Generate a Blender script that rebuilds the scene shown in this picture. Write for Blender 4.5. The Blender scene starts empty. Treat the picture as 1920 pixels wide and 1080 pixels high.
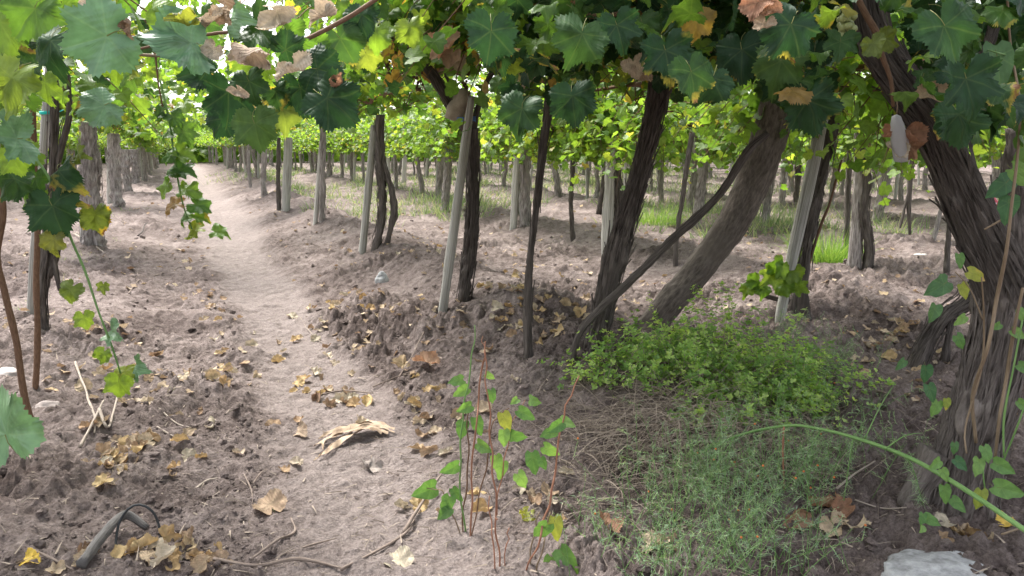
import bpy, math, random
import numpy as np
from mathutils import Matrix, Vector

# ------------------------------------------------------------------ camera, sky, sun, exposure
scene = bpy.context.scene
col = scene.collection
IMG_W, IMG_H, FPX = 1920.0, 1080.0, 1478.0
CAM = np.array([0.0, 0.0, 1.42])
PITCH = math.atan(270.0 / FPX)
YAW = math.atan(630.0 * math.cos(PITCH) / FPX)
FH = np.array([math.sin(YAW), math.cos(YAW), 0.0])          # horizontal view direction
RT = np.array([math.cos(YAW), -math.sin(YAW), 0.0])
FW = FH * math.cos(PITCH) + np.array([0, 0, -math.sin(PITCH)])
UP = FH * math.sin(PITCH) + np.array([0, 0, math.cos(PITCH)])
cd = bpy.data.cameras.new('camera')
cam = bpy.data.objects.new('camera', cd)
col.objects.link(cam)
cd.sensor_width = 36.0
cd.lens = 36.0 * FPX / IMG_W
cd.clip_start = 0.05
cd.clip_end = 600.0
R3 = Matrix(((RT[0], UP[0], -FW[0]), (RT[1], UP[1], -FW[1]), (RT[2], UP[2], -FW[2])))
cam.matrix_world = Matrix.Translation(Vector(CAM)) @ R3.to_4x4()
scene.camera = cam

SUN_EL, SUN_AZ = math.radians(56), math.radians(-18)          # azimuth from +Y (down the rows) towards +X
world = bpy.data.worlds.new('World')
scene.world = world
world.use_nodes = True
wn = world.node_tree
wn.nodes.clear()
wo = wn.nodes.new('ShaderNodeOutputWorld')
wb = wn.nodes.new('ShaderNodeBackground')
sky = wn.nodes.new('ShaderNodeTexSky')
sky.sky_type = 'NISHITA'
sky.sun_disc = False
sky.sun_elevation = SUN_EL
sky.sun_rotation = SUN_AZ
sky.air_density = 1.0
sky.dust_density = 4.0
hs = wn.nodes.new('ShaderNodeHueSaturation')
hs.inputs['Saturation'].default_value = 0.25
wn.links.new(sky.outputs[0], hs.inputs['Color'])
wn.links.new(hs.outputs[0], wb.inputs['Color'])
wb.inputs['Strength'].default_value = 0.15
wn.links.new(wb.outputs[0], wo.inputs['Surface'])
sl = bpy.data.lights.new('sun', 'SUN')
sl.energy = 2.4
sl.angle = math.radians(18)
sl.color = (1.0, 0.96, 0.9)
so = bpy.data.objects.new('sun', sl)
col.objects.link(so)
sd = Vector((math.sin(SUN_AZ) * math.cos(SUN_EL), math.cos(SUN_AZ) * math.cos(SUN_EL), math.sin(SUN_EL)))
so.rotation_euler = sd.to_track_quat('Z', 'Y').to_euler()
so.location = (0, 0, 30)
scene.view_settings.view_transform = 'Standard'
scene.view_settings.look = 'None'
scene.view_settings.exposure = 1.82
scene.view_settings.gamma = 1.0
scene.render.engine = 'CYCLES'
scene.cycles.max_bounces = 7
scene.cycles.diffuse_bounces = 4
scene.cycles.transmission_bounces = 6
scene.cycles.glossy_bounces = 2
scene.cycles.use_denoising = True

rng = np.random.default_rng(7)
random.seed(7)
PI = math.pi

# ------------------------------------------------------------------ noise
def _h(ix, iy, iz, seed):
    n = (ix.astype(np.int64) * 374761393 + iy.astype(np.int64) * 668265263 + iz.astype(np.int64) * 2147483647 + seed * 1274126177) & 0xFFFFFFFF
    n = ((n ^ (n >> 13)) * 1274126177) & 0xFFFFFFFF
    n = ((n ^ (n >> 16)) * 2246822519) & 0xFFFFFFFF
    return ((n ^ (n >> 15)) & 0xFFFFFF) / float(0xFFFFFF)
def noise3(x, y, z, seed=0):
    x, y, z = np.broadcast_arrays(np.asarray(x, float), np.asarray(y, float), np.asarray(z, float))
    ix, iy, iz = np.floor(x), np.floor(y), np.floor(z)
    fx, fy, fz = x - ix, y - iy, z - iz
    fx = fx * fx * (3 - 2 * fx); fy = fy * fy * (3 - 2 * fy); fz = fz * fz * (3 - 2 * fz)
    r = 0
    for dx in (0, 1):
        for dy in (0, 1):
            for dz in (0, 1):
                r = r + _h(ix + dx, iy + dy, iz + dz, seed) * (fx if dx else 1 - fx) * (fy if dy else 1 - fy) * (fz if dz else 1 - fz)
    return r * 2 - 1
def noise2(x, y, seed=0):
    x, y = np.broadcast_arrays(np.asarray(x, float), np.asarray(y, float))
    ix, iy = np.floor(x), np.floor(y)
    fx, fy = x - ix, y - iy
    fx = fx * fx * (3 - 2 * fx); fy = fy * fy * (3 - 2 * fy)
    z = np.zeros_like(ix)
    r = 0
    for dx in (0, 1):
        for dy in (0, 1):
            r = r + _h(ix + dx, iy + dy, z, seed) * (fx if dx else 1 - fx) * (fy if dy else 1 - fy)
    return r * 2 - 1
def smooth(a, b, x):
    t = np.clip((x - a) / (b - a), 0, 1)
    return t * t * (3 - 2 * t)

# ------------------------------------------------------------------ terrain
ROWS = [-7.9, -4.6, -1.25, 2.35, 5.6, 8.9, 12.2, 15.5, 18.8, 22.1, 25.4, 28.7, 32.0, 35.3]
ROW_Y0 = {-1.25: 3.0, 2.35: 3.9, 5.6: 4.2, 8.9: 4.5}
MOUNDS = []                                      # (x, y, amplitude, sigma), filled below
def path_mask(x, y):
    c = 0.70 + 0.04 * noise2(y * 0.45, 0 * y, 31)
    w = 0.31 + 0.20 * smooth(3.6, 2.2, y) + 0.24 * smooth(6, 18, y)
    d = np.abs(x - c + 0.10 * noise2(x * 2.2, y * 2.2, 32) + 0.05 * noise2(x * 7, y * 7, 33))
    return 1 - smooth(w * 0.55, w * 1.45, d)
def height_base(x, y):
    x, y = np.broadcast_arrays(np.asarray(x, float), np.asarray(y, float))
    h = np.zeros_like(x)
    one = x.size < 60
    for rx in ROWS:
        if one and np.min(np.abs(x - rx)) > 1.9: continue
        y0 = ROW_Y0.get(rx, 3.0)
        a = 0.27 if rx == 2.35 else 0.13
        wob = 0.12 * noise2(y * 0.7, 0 * y + rx, 41)
        h = h + a * np.exp(-((x - rx - wob) / 0.52) ** 2) * smooth(y0 - 0.7, y0 + 0.5, y) * (1 + 0.25 * noise2(y * 1.3, 0 * y + rx, 42))
    h = h + 0.06 * np.exp(-((x + 0.55) / 0.28) ** 2) * smooth(1.8, 3.0, y) + 0.045 * np.exp(-((x - 1.5) / 0.25) ** 2) * smooth(2.0, 3.2, y)
    h = h - 0.055 * np.exp(-((x - 0.75) / 0.45) ** 2)
    for (mx, my, a, s) in MOUNDS:
        h = h + a * np.exp(-(((x - mx) ** 2 + (y - my) ** 2) / (s * s)))
    return h
def billow(x, y, seed):
    return np.abs(noise2(x, y, seed))
def lumps(x, y, sc, seed):
    x = x * sc + 0.30 * noise2(x * sc * 1.7, y * sc * 1.7, seed + 5); y = y * sc + 0.30 * noise2(x * sc * 0.9, y * sc * 1.7, seed + 6)
    ix, iy = np.floor(x), np.floor(y)
    best = np.zeros_like(x)
    for dx in (-1, 0, 1):
        for dy in (-1, 0, 1):
            cx, cy = ix + dx, iy + dy
            z = np.zeros_like(cx)
            px, py, r = cx + _h(cx, cy, z, seed), cy + _h(cx, cy, z, seed + 1), 0.18 + 0.55 * _h(cx, cy, z, seed + 2) ** 2
            best = np.maximum(best, np.sqrt(np.maximum(0, r * r - (x - px) ** 2 - (y - py) ** 2)))
    return np.minimum(best, 0.34 + 0.06 * noise2(x * 3.1, y * 3.1, seed + 9)) / sc
def height_full(x, y):
    x, y = np.broadcast_arrays(np.asarray(x, float), np.asarray(y, float))
    h = height_base(x, y)
    pm = path_mask(x, y)
    rough = (1 - 0.88 * pm) * (0.55 + 0.45 * smooth(-0.5, 0.5, noise2(x * 0.9, y * 0.9, 51)))
    lumpy = 0.25 + 1.1 * smooth(-.45, .6, noise2(x * 1.7, y * 1.7, 63) + .5 * noise2(x * 5, y * 5, 64))
    n = 0.040 * noise2(x * 2.6, y * 2.6, 52)
    wx, wy = x + 0.05 * noise2(x * 5, y * 5, 60), y + 0.05 * noise2(x * 5, y * 5, 61)
    n = n + 0.050 * (0.5 - billow(wx * 5.5, wy * 5.5, 53)) + 0.034 * (0.5 - billow(wx * 12, wy * 12, 54)) + 0.019 * (0.4 - billow(x * 27, y * 27, 55))
    n = n + 0.015 * noise2(x * 60, y * 60, 56) + 1.9 * lumpy * (0.30 * lumps(x, y, 5.0, 301) + 0.48 * lumps(x, y, 11.0, 311) + 0.62 * lumps(x, y, 21.0, 321) + 0.85 * lumps(x, y, 38.0, 331)) + 0.007 * np.abs(noise2(x * 46, y * 46, 62))
    return h + rough * n + pm * (0.012 * noise2(x * 14, y * 14, 57) + 0.007 * noise2(x * 40, y * 40, 58) + 0.012 * noise2(x * 3.2, y * 3.2, 59))

def ray(u, v):
    return FW + RT * ((u - IMG_W / 2) / FPX) + UP * ((IMG_H / 2 - v) / FPX)
def G(u, v, full=False):
    """the spot of ground that the photograph shows at pixel (u, v)"""
    d = ray(u, v)
    t = -CAM[2] / d[2]
    for _ in range(7):
        p = CAM + d * t
        h = float(height_base(p[0], p[1]))
        t = t * 0.4 + 0.6 * (h - CAM[2]) / d[2]
    p = CAM + d * t
    return np.array([p[0], p[1], float(height_full(p[0], p[1])) if full else h])
def dist(p):
    return float(np.dot(p - CAM, FH))
def at(u, v, D):
    """point at pixel (u, v), D metres ahead (horizontally)"""
    d = ray(u, v)
    return CAM + d * (D / np.dot(d, FH))
def zdepth(p):
    return float(np.dot(p - CAM, FW))
def pix(P):
    q = P - CAM
    z = q @ FW
    return IMG_W / 2 + FPX * (q @ RT) / z, IMG_H / 2 - FPX * (q @ UP) / z, z

_b = G(1290, 800); MOUNDS.append((_b[0], _b[1] + 0.1, 0.17, 0.55))
_b = G(1000, 700); MOUNDS.append((_b[0], _b[1], 0.05, 0.30))
_b = G(1800, 930); MOUNDS.append((_b[0], _b[1], 0.06, 0.45))
_b = G(1490, 600); MOUNDS.append((_b[0], _b[1], 0.08, 0.40))
_b = G(90, 640); MOUNDS.append((_b[0], _b[1], 0.05, 0.40))

# ------------------------------------------------------------------ mesh helpers
def tri_mesh(name, V, F, mats, uv=None, rnd=None, smooth_shade=True, mi=None, extra=None):
    V = np.asarray(V, np.float32); F = np.asarray(F, np.int32)
    k = F.shape[1]
    me = bpy.data.meshes.new(name)
    me.vertices.add(len(V)); me.vertices.foreach_set('co', V.ravel())
    me.loops.add(F.size); me.loops.foreach_set('vertex_index', F.ravel())
    me.polygons.add(len(F)); me.polygons.foreach_set('loop_start', np.arange(0, F.size, k, dtype=np.int32))
    if not isinstance(mats, (list, tuple)):
        mats = [mats]
    for m in mats:
        me.materials.append(m)
    if mi is not None:
        me.polygons.foreach_set('material_index', np.asarray(mi, np.int32))
    me.polygons.foreach_set('use_smooth', np.full(len(F), bool(smooth_shade)))
    if uv is not None:
        l = me.uv_layers.new(name='UVMap')
        l.data.foreach_set('uv', np.asarray(uv, np.float32)[F.ravel()].ravel())
    if rnd is not None:
        a = me.attributes.new('rnd', 'FLOAT', 'POINT')
        a.data.foreach_set('value', np.asarray(rnd, np.float32))
    for n, d in (extra or {}).items():
        a = me.attributes.new(n, 'FLOAT', 'POINT')
        a.data.foreach_set('value', np.asarray(d, np.float32))
    me.update(calc_edges=True)
    return me

BASE = {}
def link(name, me, parent=None, world_geometry=True):
    o = bpy.data.objects.new(name, me)
    col.objects.link(o)
    if parent is not None:
        o.parent = parent
        if world_geometry:
            o.location = -Vector(BASE[parent.name])
    return o
def tag(o, label=None, cat=None, group=None, kind=None):
    if label: o['label'] = label
    if cat: o['category'] = cat
    if group: o['group'] = group
    if kind: o['kind'] = kind
    return o
def thing(name, base, label, cat, group=None):
    o = bpy.data.objects.new(name, None)
    col.objects.link(o)
    o.empty_display_size = 0.1
    o.location = Vector(base)
    BASE[o.name] = np.array(base, float)
    return tag(o, label, cat, group)
def solo(name, me, base, label, cat, group=None):
    """a thing that is one mesh; its geometry comes in world coordinates and is moved to sit about its base"""
    me.transform(Matrix.Translation(-Vector(base)))
    o = bpy.data.objects.new(name, me)
    col.objects.link(o)
    o.location = Vector(base)
    return tag(o, label, cat, group)

class Soup:
    """collects triangle sets for one mesh"""
    def __init__(s): s.V = []; s.F = []; s.uv = []; s.r = []; s.mi = []; s.n = 0
    def add(s, V, F, uv=None, r=None, mi=0):
        V = np.asarray(V, float); F = np.asarray(F, int)
        s.V.append(V); s.F.append(F + s.n); s.n += len(V)
        s.uv.append(np.zeros((len(V), 2)) if uv is None else uv)
        s.r.append(np.zeros(len(V)) if r is None else np.broadcast_to(r, (len(V),)))
        s.mi.append(np.full(len(F), mi))
    def mesh(s, name, mats, smooth_shade=True):
        return tri_mesh(name, np.vstack(s.V), np.vstack(s.F), mats, np.vstack(s.uv), np.concatenate(s.r), smooth_shade, np.concatenate(s.mi))

def spline(P, W, step):
    """Catmull-Rom through control points, resampled about every step metres"""
    P = np.asarray(P, float); W = np.asarray(W, float)
    if len(P) == 2:
        P = np.vstack([P[0], P.mean(0), P[1]]); W = np.array([W[0], W.mean(), W[1]])
    Q = np.vstack([2 * P[0] - P[1], P, 2 * P[-1] - P[-2]])
    X = np.concatenate([[W[0]], W, [W[-1]]])
    out = []; ow = []
    for i in range(1, len(Q) - 2):
        n = max(1, int(round(np.linalg.norm(Q[i + 1] - Q[i]) / step)))
        for k in range(n):
            t = k / n
            a = 0.5 * ((2 * Q[i]) + (-Q[i - 1] + Q[i + 1]) * t + (2 * Q[i - 1] - 5 * Q[i] + 4 * Q[i + 1] - Q[i + 2]) * t * t + (-Q[i - 1] + 3 * Q[i] - 3 * Q[i + 1] + Q[i + 2]) * t ** 3)
            out.append(a); ow.append(X[i] * (1 - t) + X[i + 1] * t)
    out.append(P[-1]); ow.append(W[-1])
    return np.array(out), np.array(ow)
def frames(P):
    T = np.gradient(P, axis=0)
    T /= np.linalg.norm(T, axis=1)[:, None] + 1e-9
    a = np.array([1.0, 0, 0]) if abs(T[0][0]) < 0.8 else np.array([0, 1.0, 0])
    A = np.zeros_like(P); B = np.zeros_like(P)
    x = a - T[0] * np.dot(a, T[0]); x /= np.linalg.norm(x)
    for i in range(len(P)):
        x = x - T[i] * np.dot(x, T[i]); x /= np.linalg.norm(x) + 1e-9
        A[i] = x; B[i] = np.cross(T[i], x)
    return T, A, B
def tube(P, W, seg=10, step=0.05, bark=0.0, freq=3.6, kk=3.0, seed=0, cap=True, wob=0.0):
    """tapered tube; bark = relief as a share of the radius, running along the length"""
    P, W = spline(P, W, step)
    n = len(P)
    T, A, B = frames(P)
    s = np.concatenate([[0], np.cumsum(np.linalg.norm(np.diff(P, axis=0), axis=1))])
    if wob:
        P = P + wob * np.stack([noise2(s * 4, 0 * s, seed + 5), noise2(s * 4, 0 * s, seed + 6), 0 * s], 1)
    th = np.arange(seg) / seg * 2 * PI
    c, si = np.cos(th)[None, :], np.sin(th)[None, :]
    r = np.repeat(W[:, None], seg, 1)
    if bark:
        S = s[:, None]
        tw = S * 0.8 + 0.5 * noise2(S * 1.5, 0 * S, seed + 9)
        cx, sx = np.cos(th[None, :] + tw), np.sin(th[None, :] + tw)
        d = 0.9 * noise3(cx * 1.1, sx * 1.1, S * 3.5, seed) * 0.8
        d = d + 1.0 * (0.35 - np.abs(noise3(cx * kk, sx * kk, S * freq, seed + 1))) * 1.6
        d = d + 0.7 * (0.35 - np.abs(noise3(cx * kk * 2.3, sx * kk * 2.3, S * freq * 2.0, seed + 2))) * 1.6
        d = d + 0.35 * noise3(cx * kk * 4, sx * kk * 4, S * freq * 9, seed + 3)
        kn = noise3(cx * 1.4, sx * 1.4, S * 6.5, seed + 4)
        d = d + 1.1 * smooth(.38, .75, kn) - .6 * smooth(.45, .7, -kn)
        d = d - np.percentile(d, 88)
        r = r * np.maximum(0.3, 1 + bark * 1.25 * d)
    V = P[:, None, :] + A[:, None, :] * (r * c)[:, :, None] + B[:, None, :] * (r * si)[:, :, None]
    V = V.reshape(-1, 3)
    uv = np.stack([np.repeat((np.arange(seg) / seg)[None, :], n, 0), np.repeat(s[:, None], seg, 1)], 2).reshape(-1, 2)
    i, j = np.meshgrid(np.arange(n - 1), np.arange(seg), indexing='ij')
    a = (i * seg + j).ravel(); b = (i * seg + (j + 1) % seg).ravel(); c2 = ((i + 1) * seg + (j + 1) % seg).ravel(); d2 = ((i + 1) * seg + j).ravel()
    F = np.vstack([np.stack([a, b, c2], 1), np.stack([a, c2, d2], 1)])
    if cap:
        V = np.vstack([V, P[0], P[-1]]); uv = np.vstack([uv, [0, 0], [0, s[-1]]])
        k = np.arange(seg); k2 = (k + 1) % seg
        F = np.vstack([F, np.stack([k2, k, np.full(seg, n * seg)], 1), np.stack([(n - 1) * seg + k, (n - 1) * seg + k2, np.full(seg, n * seg + 1)], 1)])
    return V, F, uv
def strips(P, W, count, seed, wid=(0.006, 0.018), ln=(0.12, 0.4)):
    """loose peeling bark: thin curved ribbons lying along a trunk, their ends lifted"""
    r = np.random.default_rng(seed)
    P, W = spline(P, W, 0.03)
    T, A, B = frames(P)
    s = np.concatenate([[0], np.cumsum(np.linalg.norm(np.diff(P, axis=0), axis=1))])
    S = Soup()
    for _ in range(int(count * 2.2)):
        L = r.uniform(*ln); s0 = r.uniform(0, max(0.01, s[-1] - L)); a0 = r.uniform(0, 2 * PI); w = r.uniform(*wid) * 0.42
        m = 7; vs = []
        lift0, lift1 = r.uniform(0, 0.006), 0.035 * r.random() ** 3
        da = r.uniform(-0.5, 0.5)
        for k in range(m):
            t = k / (m - 1)
            q = s0 + L * t
            i = min(len(P) - 1, int(np.searchsorted(s, q)))
            ang = a0 + da * t
            rad = W[i] * 1.02 + lift0 * (1 - t) ** 3 + lift1 * (abs(t - 0.0)) ** 4 * (1 if r.random() < 2 else 0)
            nrm = A[i] * math.cos(ang) + B[i] * math.sin(ang)
            tan = np.cross(T[i], nrm)
            wk = w * (1 - 0.75 * abs(2 * t - 1) ** 3)
            c = P[i] + nrm * rad
            vs += [c - tan * wk - nrm * 0.003, c + nrm * 0.003, c + tan * wk - nrm * 0.003]
        f = []
        for k in range(m - 1):
            for e in (0, 1):
                a = k * 3 + e
                f += [(a, a + 1, a + 4), (a, a + 4, a + 3)]
        tt = np.repeat(np.linspace(0, L, m), 3)
        S.add(vs, f, np.stack([np.tile([a0, a0 + .03, a0 + .06], m), tt], 1), r.random())
    return S
def join(*parts):
    S = Soup()
    for p in parts:
        S.add(*p)
    return S

# ------------------------------------------------------------------ leaves
def leaf_template(teeth=True, inner=True, fold=0.15, droop=0.35, wave=0.05, curl=0.0, seed=0, kind='vine', petiole=True):
    r = np.random.default_rng(seed)
    if kind == 'vine':
        ang = [0, 12, 25, 37, 50, 64, 78, 92, 108, 126, 145, 162, 174]
        rad = [1.0, .87, .75, .79, .90, .81, .71, .73, .78, .71, .66, .52, .22]
    else:                                                        # oval
        ang = [0, 12, 28, 48, 72, 100, 130, 155, 174]
        rad = [1.0, .86, .66, .52, .46, .46, .50, .50, .30]
    if kind == 'vine':
        f = r.uniform(.55, 1.55)                                  # shallow to deep lobes
        rad = [.78 + (q - .78) * f if i < 10 else q for i, q in enumerate(rad)]
    rad = [q * (1 + r.uniform(-.09, .09)) for q in rad]
    pts = []
    for sgn in (1, -1):
        half = []
        for i in range(len(ang)):
            half.append((ang[i] * sgn, rad[i] * (1 + (0.07 * r.uniform(-1, 1) if i else 0))))
            if teeth and i < len(ang) - 1:
                am = (ang[i] + ang[i + 1]) / 2; rm = (rad[i] + rad[i + 1]) / 2
                half.append(((ang[i] * .72 + am * .28) * sgn, (rad[i] * .6 + rm * .4) * 0.925))
                half.append((am * sgn, rm * 1.035))
                half.append(((ang[i + 1] * .5 + am * .5) * sgn, (rad[i + 1] * .5 + rm * .5) * 0.935))
        pts.append(half)
    outline = pts[0] + [p for p in reversed(pts[1][1:])]
    if not teeth:
        outline = outline[::1] if kind != 'vine' else outline
    n = len(outline)
    a = np.radians([p[0] for p in outline]); q = np.array([p[1] for p in outline])
    O = np.stack([np.sin(a) * q, np.cos(a) * q], 1)
    rings = [O]
    if inner:
        rings = [O * 0.42, O * 0.76, O]
    XY = np.vstack([[[0, 0]]] + rings)
    F = []
    for i in range(n):
        F.append((0, 1 + (i + 1) % n, 1 + i))
    for k in range(len(rings) - 1):
        for i in range(n):
            a0 = 1 + k * n + i; a1 = 1 + k * n + (i + 1) % n
            F += [(a0, a1, a1 + n), (a0, a1 + n, a0 + n)]
    x, y = XY[:, 0], XY[:, 1]
    R = np.hypot(x, y)
    z = fold * np.abs(x) - droop * 0.5 * (y - 0.1) ** 2 * np.sign(1) + wave * noise2(x * 3 + seed, y * 3, seed) * (0.3 + R) + 0.02 * np.cos(6 * np.arctan2(x, y)) * R
    z = z - 0.5 * droop * np.clip(np.abs(x) - 0.35, 0, 1) ** 2
    V = np.stack([x, y, z], 1)
    if curl:
        axis = r.uniform(0, PI); ca, sa = math.cos(axis), math.sin(axis)
        l = ca * x + sa * y; m2 = -sa * x + ca * y
        k = curl * (1 + 0.5 * noise2(m2 * 2, 0 * m2, seed + 3))
        lx = np.sin(l * k) / k; lz = (1 - np.cos(l * k)) / k
        V = np.stack([ca * lx - sa * m2, sa * lx + ca * m2, z * 0.6 + lz + 0.09 * noise2(x * 4, y * 4, seed + 8)], 1)
    uv = np.stack([x * 0.5 + 0.5, y * 0.5 + 0.5], 1)
    F = np.array(F)
    mi = np.zeros(len(F), int)
    if petiole:
        pv, pf, _ = tube([(0, 0, 0.0), (0.03, -0.16, 0.02), (0.02, -0.36, -0.10), (-0.02, -0.5, -0.28)], [0.012, 0.010, 0.010, 0.012], seg=4, step=0.3, cap=False)
        F = np.vstack([F, pf + len(V)]); mi = np.concatenate([mi, np.ones(len(pf), int)])
        V = np.vstack([V, pv]); uv = np.vstack([uv, np.full((len(pv), 2), 2.0)])
    return V, F, uv, mi
def basis(n, t):
    n = n / (np.linalg.norm(n, axis=-1, keepdims=True) + 1e-9)
    t = t - n * np.sum(n * t, -1, keepdims=True)
    t = t / (np.linalg.norm(t, axis=-1, keepdims=True) + 1e-9)
    x = np.cross(t, n)
    return x, t, n
def leaf_batch(S, tmpl, pos, n, t, size, rnd, mi_leaf=0, mi_pet=1):
    V, F, uv, mi = tmpl
    x, t, n = basis(n, t)
    W = pos[:, None, :] + size[:, None, None] * (V[None, :, 0:1] * x[:, None, :] + V[None, :, 1:2] * t[:, None, :] + V[None, :, 2:3] * n[:, None, :])
    N = len(pos); k = len(V)
    FF = (F[None, :, :] + (np.arange(N) * k)[:, None, None]).reshape(-1, 3)
    S.V.append(W.reshape(-1, 3)); S.F.append(FF + S.n); S.n += N * k
    S.uv.append(np.tile(uv, (N, 1))); S.r.append(np.repeat(rnd, k)); S.mi.append(np.tile(np.where(mi == 0, mi_leaf, mi_pet), N))

# ------------------------------------------------------------------ materials
def nodes(name):
    m = bpy.data.materials.new(name)
    m.use_nodes = True
    nt = m.node_tree
    nt.nodes.clear()
    return m, nt, nt.nodes, nt.links
def N(nt, t, **kw):
    n = nt.nodes.new(t)
    for k, v in kw.items():
        if k.startswith('i_'):
            n.inputs[k[2:].replace('_', ' ')].default_value = v
        else:
            setattr(n, k, v)
    return n
def ramp(nt, stops, interp='LINEAR'):
    n = nt.nodes.new('ShaderNodeValToRGB')
    cr = n.color_ramp
    cr.interpolation = interp
    while len(cr.elements) > 1:
        cr.elements.remove(cr.elements[-1])
    cr.elements[0].position = stops[0][0]; cr.elements[0].color = (*stops[0][1], 1)
    for p, c in stops[1:]:
        e = cr.elements.new(p); e.color = (*c, 1)
    return n
def math_n(nt, op, a, b=None, c=None):
    n = nt.nodes.new('ShaderNodeMath'); n.operation = op
    for i, q in enumerate((a, b, c)):
        if q is None: continue
        if isinstance(q, (int, float)): n.inputs[i].default_value = q
        else: nt.links.new(q, n.inputs[i])
    return n.outputs[0]
def rand_value(nt):
    at_ = N(nt, 'ShaderNodeAttribute', attribute_name='rnd')
    oi = N(nt, 'ShaderNodeObjectInfo')
    return math_n(nt, 'FRACT', math_n(nt, 'ADD', at_.outputs['Fac'], oi.outputs['Random']))

def leaf_material(name, stops, trans_gain=(2.1, 1.9, 0.8), trans=0.45, rough=0.46, spec=0.35, veins=True, blotch=None, bump=0.35):
    m, nt, nd, lk = nodes(name)
    out = N(nt, 'ShaderNodeOutputMaterial')
    rv = rand_value(nt)
    cr = ramp(nt, stops)
    lk.new(rv, cr.inputs[0])
    colr = cr.outputs[0]
    uv = N(nt, 'ShaderNodeTexCoord')
    mp = N(nt, 'ShaderNodeMapping')
    mp.inputs['Location'].default_value = (-1, -1, 0); mp.inputs['Scale'].default_value = (2, 2, 2)
    lk.new(uv.outputs['UV'], mp.inputs['Vector'])
    ns = N(nt, 'ShaderNodeTexNoise', i_Scale=2.6, i_Detail=4.0)
    lk.new(mp.outputs[0], ns.inputs['Vector'])
    mx = N(nt, 'ShaderNodeMix', data_type='RGBA', blend_type='MULTIPLY')
    mx.inputs[0].default_value = 1.0
    lk.new(colr, mx.inputs[6])
    r2 = ramp(nt, [(0.3, (0.7, 0.72, 0.7)), (0.7, (1.25, 1.22, 1.2))])
    lk.new(ns.outputs['Fac'], r2.inputs[0]); lk.new(r2.outputs[0], mx.inputs[7])
    colr = mx.outputs[2]
    if blotch:
        # withered patches from the edge inwards, on some leaves only
        sp = N(nt, 'ShaderNodeVectorMath', operation='LENGTH'); lk.new(mp.outputs[0], sp.inputs[0])
        n3 = N(nt, 'ShaderNodeTexNoise', i_Scale=1.7, i_Detail=5.0, noise_dimensions='4D')
        lk.new(mp.outputs[0], n3.inputs['Vector']); lk.new(math_n(nt, 'MULTIPLY', rv, 37.0), n3.inputs['W'])
        e = math_n(nt, 'ADD', math_n(nt, 'MULTIPLY', sp.outputs['Value'], 0.35), n3.outputs['Fac'])
        amount = math_n(nt, 'FRACT', math_n(nt, 'MULTIPLY', rv, 17.3))
        e = math_n(nt, 'ADD', e, math_n(nt, 'MULTIPLY', math_n(nt, 'POWER', amount, 4.0), 0.32))
        e = math_n(nt, 'MULTIPLY', e, 0.8)
        rb = ramp(nt, [(0.86, (0, 0, 0)), (0.90, (1, 1, 1))]); lk.new(e, rb.inputs[0])
        ry = ramp(nt, [(0.78, (0, 0, 0)), (0.86, (1, 1, 1))]); lk.new(e, ry.inputs[0])
        my = N(nt, 'ShaderNodeMix', data_type='RGBA'); lk.new(ry.outputs[0], my.inputs[0]); lk.new(colr, my.inputs[6]); my.inputs[7].default_value = (*blotch[0], 1)
        mb = N(nt, 'ShaderNodeMix', data_type='RGBA'); lk.new(rb.outputs[0], mb.inputs[0]); lk.new(my.outputs[2], mb.inputs[6]); mb.inputs[7].default_value = (*blotch[1], 1)
        colr = mb.outputs[2]
    bump_in = ns.outputs['Fac']
    if veins:
        best = None
        for a in (0, 50, -50, 106, -106):
            c, s = math.cos(math.radians(a)), math.sin(math.radians(a))
            dt = N(nt, 'ShaderNodeVectorMath', operation='DOT_PRODUCT'); lk.new(mp.outputs[0], dt.inputs[0]); dt.inputs[1].default_value = (s, c, 0)
            cs = N(nt, 'ShaderNodeVectorMath', operation='DOT_PRODUCT'); lk.new(mp.outputs[0], cs.inputs[0]); cs.inputs[1].default_value = (c, -s, 0)
            ab = math_n(nt, 'ABSOLUTE', cs.outputs['Value'])
            # side veins: a saw pattern slanting off the main vein
            far = math_n(nt, 'MULTIPLY', math_n(nt, 'LESS_THAN', dt.outputs['Value'], 0.0), 5.0)
            d = math_n(nt, 'ADD', ab, far)
            best = d if best is None else math_n(nt, 'MINIMUM', best, d)
        sawc = N(nt, 'ShaderNodeTexWave', i_Scale=2.6, i_Distortion=3.0, i_Detail=2.0)
        lk.new(mp.outputs[0], sawc.inputs['Vector'])
        vr = ramp(nt, [(0.0, (1, 1, 1)), (0.010, (0.8, 0.8, 0.8)), (0.030, (0, 0, 0))])
        lk.new(best, vr.inputs[0])
        mv = N(nt, 'ShaderNodeMix', data_type='RGBA')
        lk.new(math_n(nt, 'MULTIPLY', vr.outputs[0], 0.22), mv.inputs[0]); lk.new(colr, mv.inputs[6])
        bright = N(nt, 'ShaderNodeMix', data_type='RGBA', blend_type='ADD'); bright.inputs[0].default_value = 1.0
        lk.new(colr, bright.inputs[6]); bright.inputs[7].default_value = (0.10, 0.12, 0.04, 1)
        lk.new(bright.outputs[2], mv.inputs[7])
        colr = mv.outputs[2]
        bump_in = math_n(nt, 'ADD', math_n(nt, 'MULTIPLY', best, 2.0), math_n(nt, 'MULTIPLY', sawc.outputs['Fac'], 0.12))
    bp = N(nt, 'ShaderNodeBump', i_Strength=bump, i_Distance=0.01 if bump < .5 else 0.014)
    lk.new(bump_in, bp.inputs['Height'])
    p = N(nt, 'ShaderNodeBsdfPrincipled', i_Roughness=rough)
    p.inputs['Specular IOR Level'].default_value = spec
    lk.new(colr, p.inputs['Base Color']); lk.new(bp.outputs[0], p.inputs['Normal'])
    tr = N(nt, 'ShaderNodeBsdfTranslucent')
    tg = N(nt, 'ShaderNodeMix', data_type='RGBA', blend_type='MULTIPLY'); tg.inputs[0].default_value = 1.0
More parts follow.
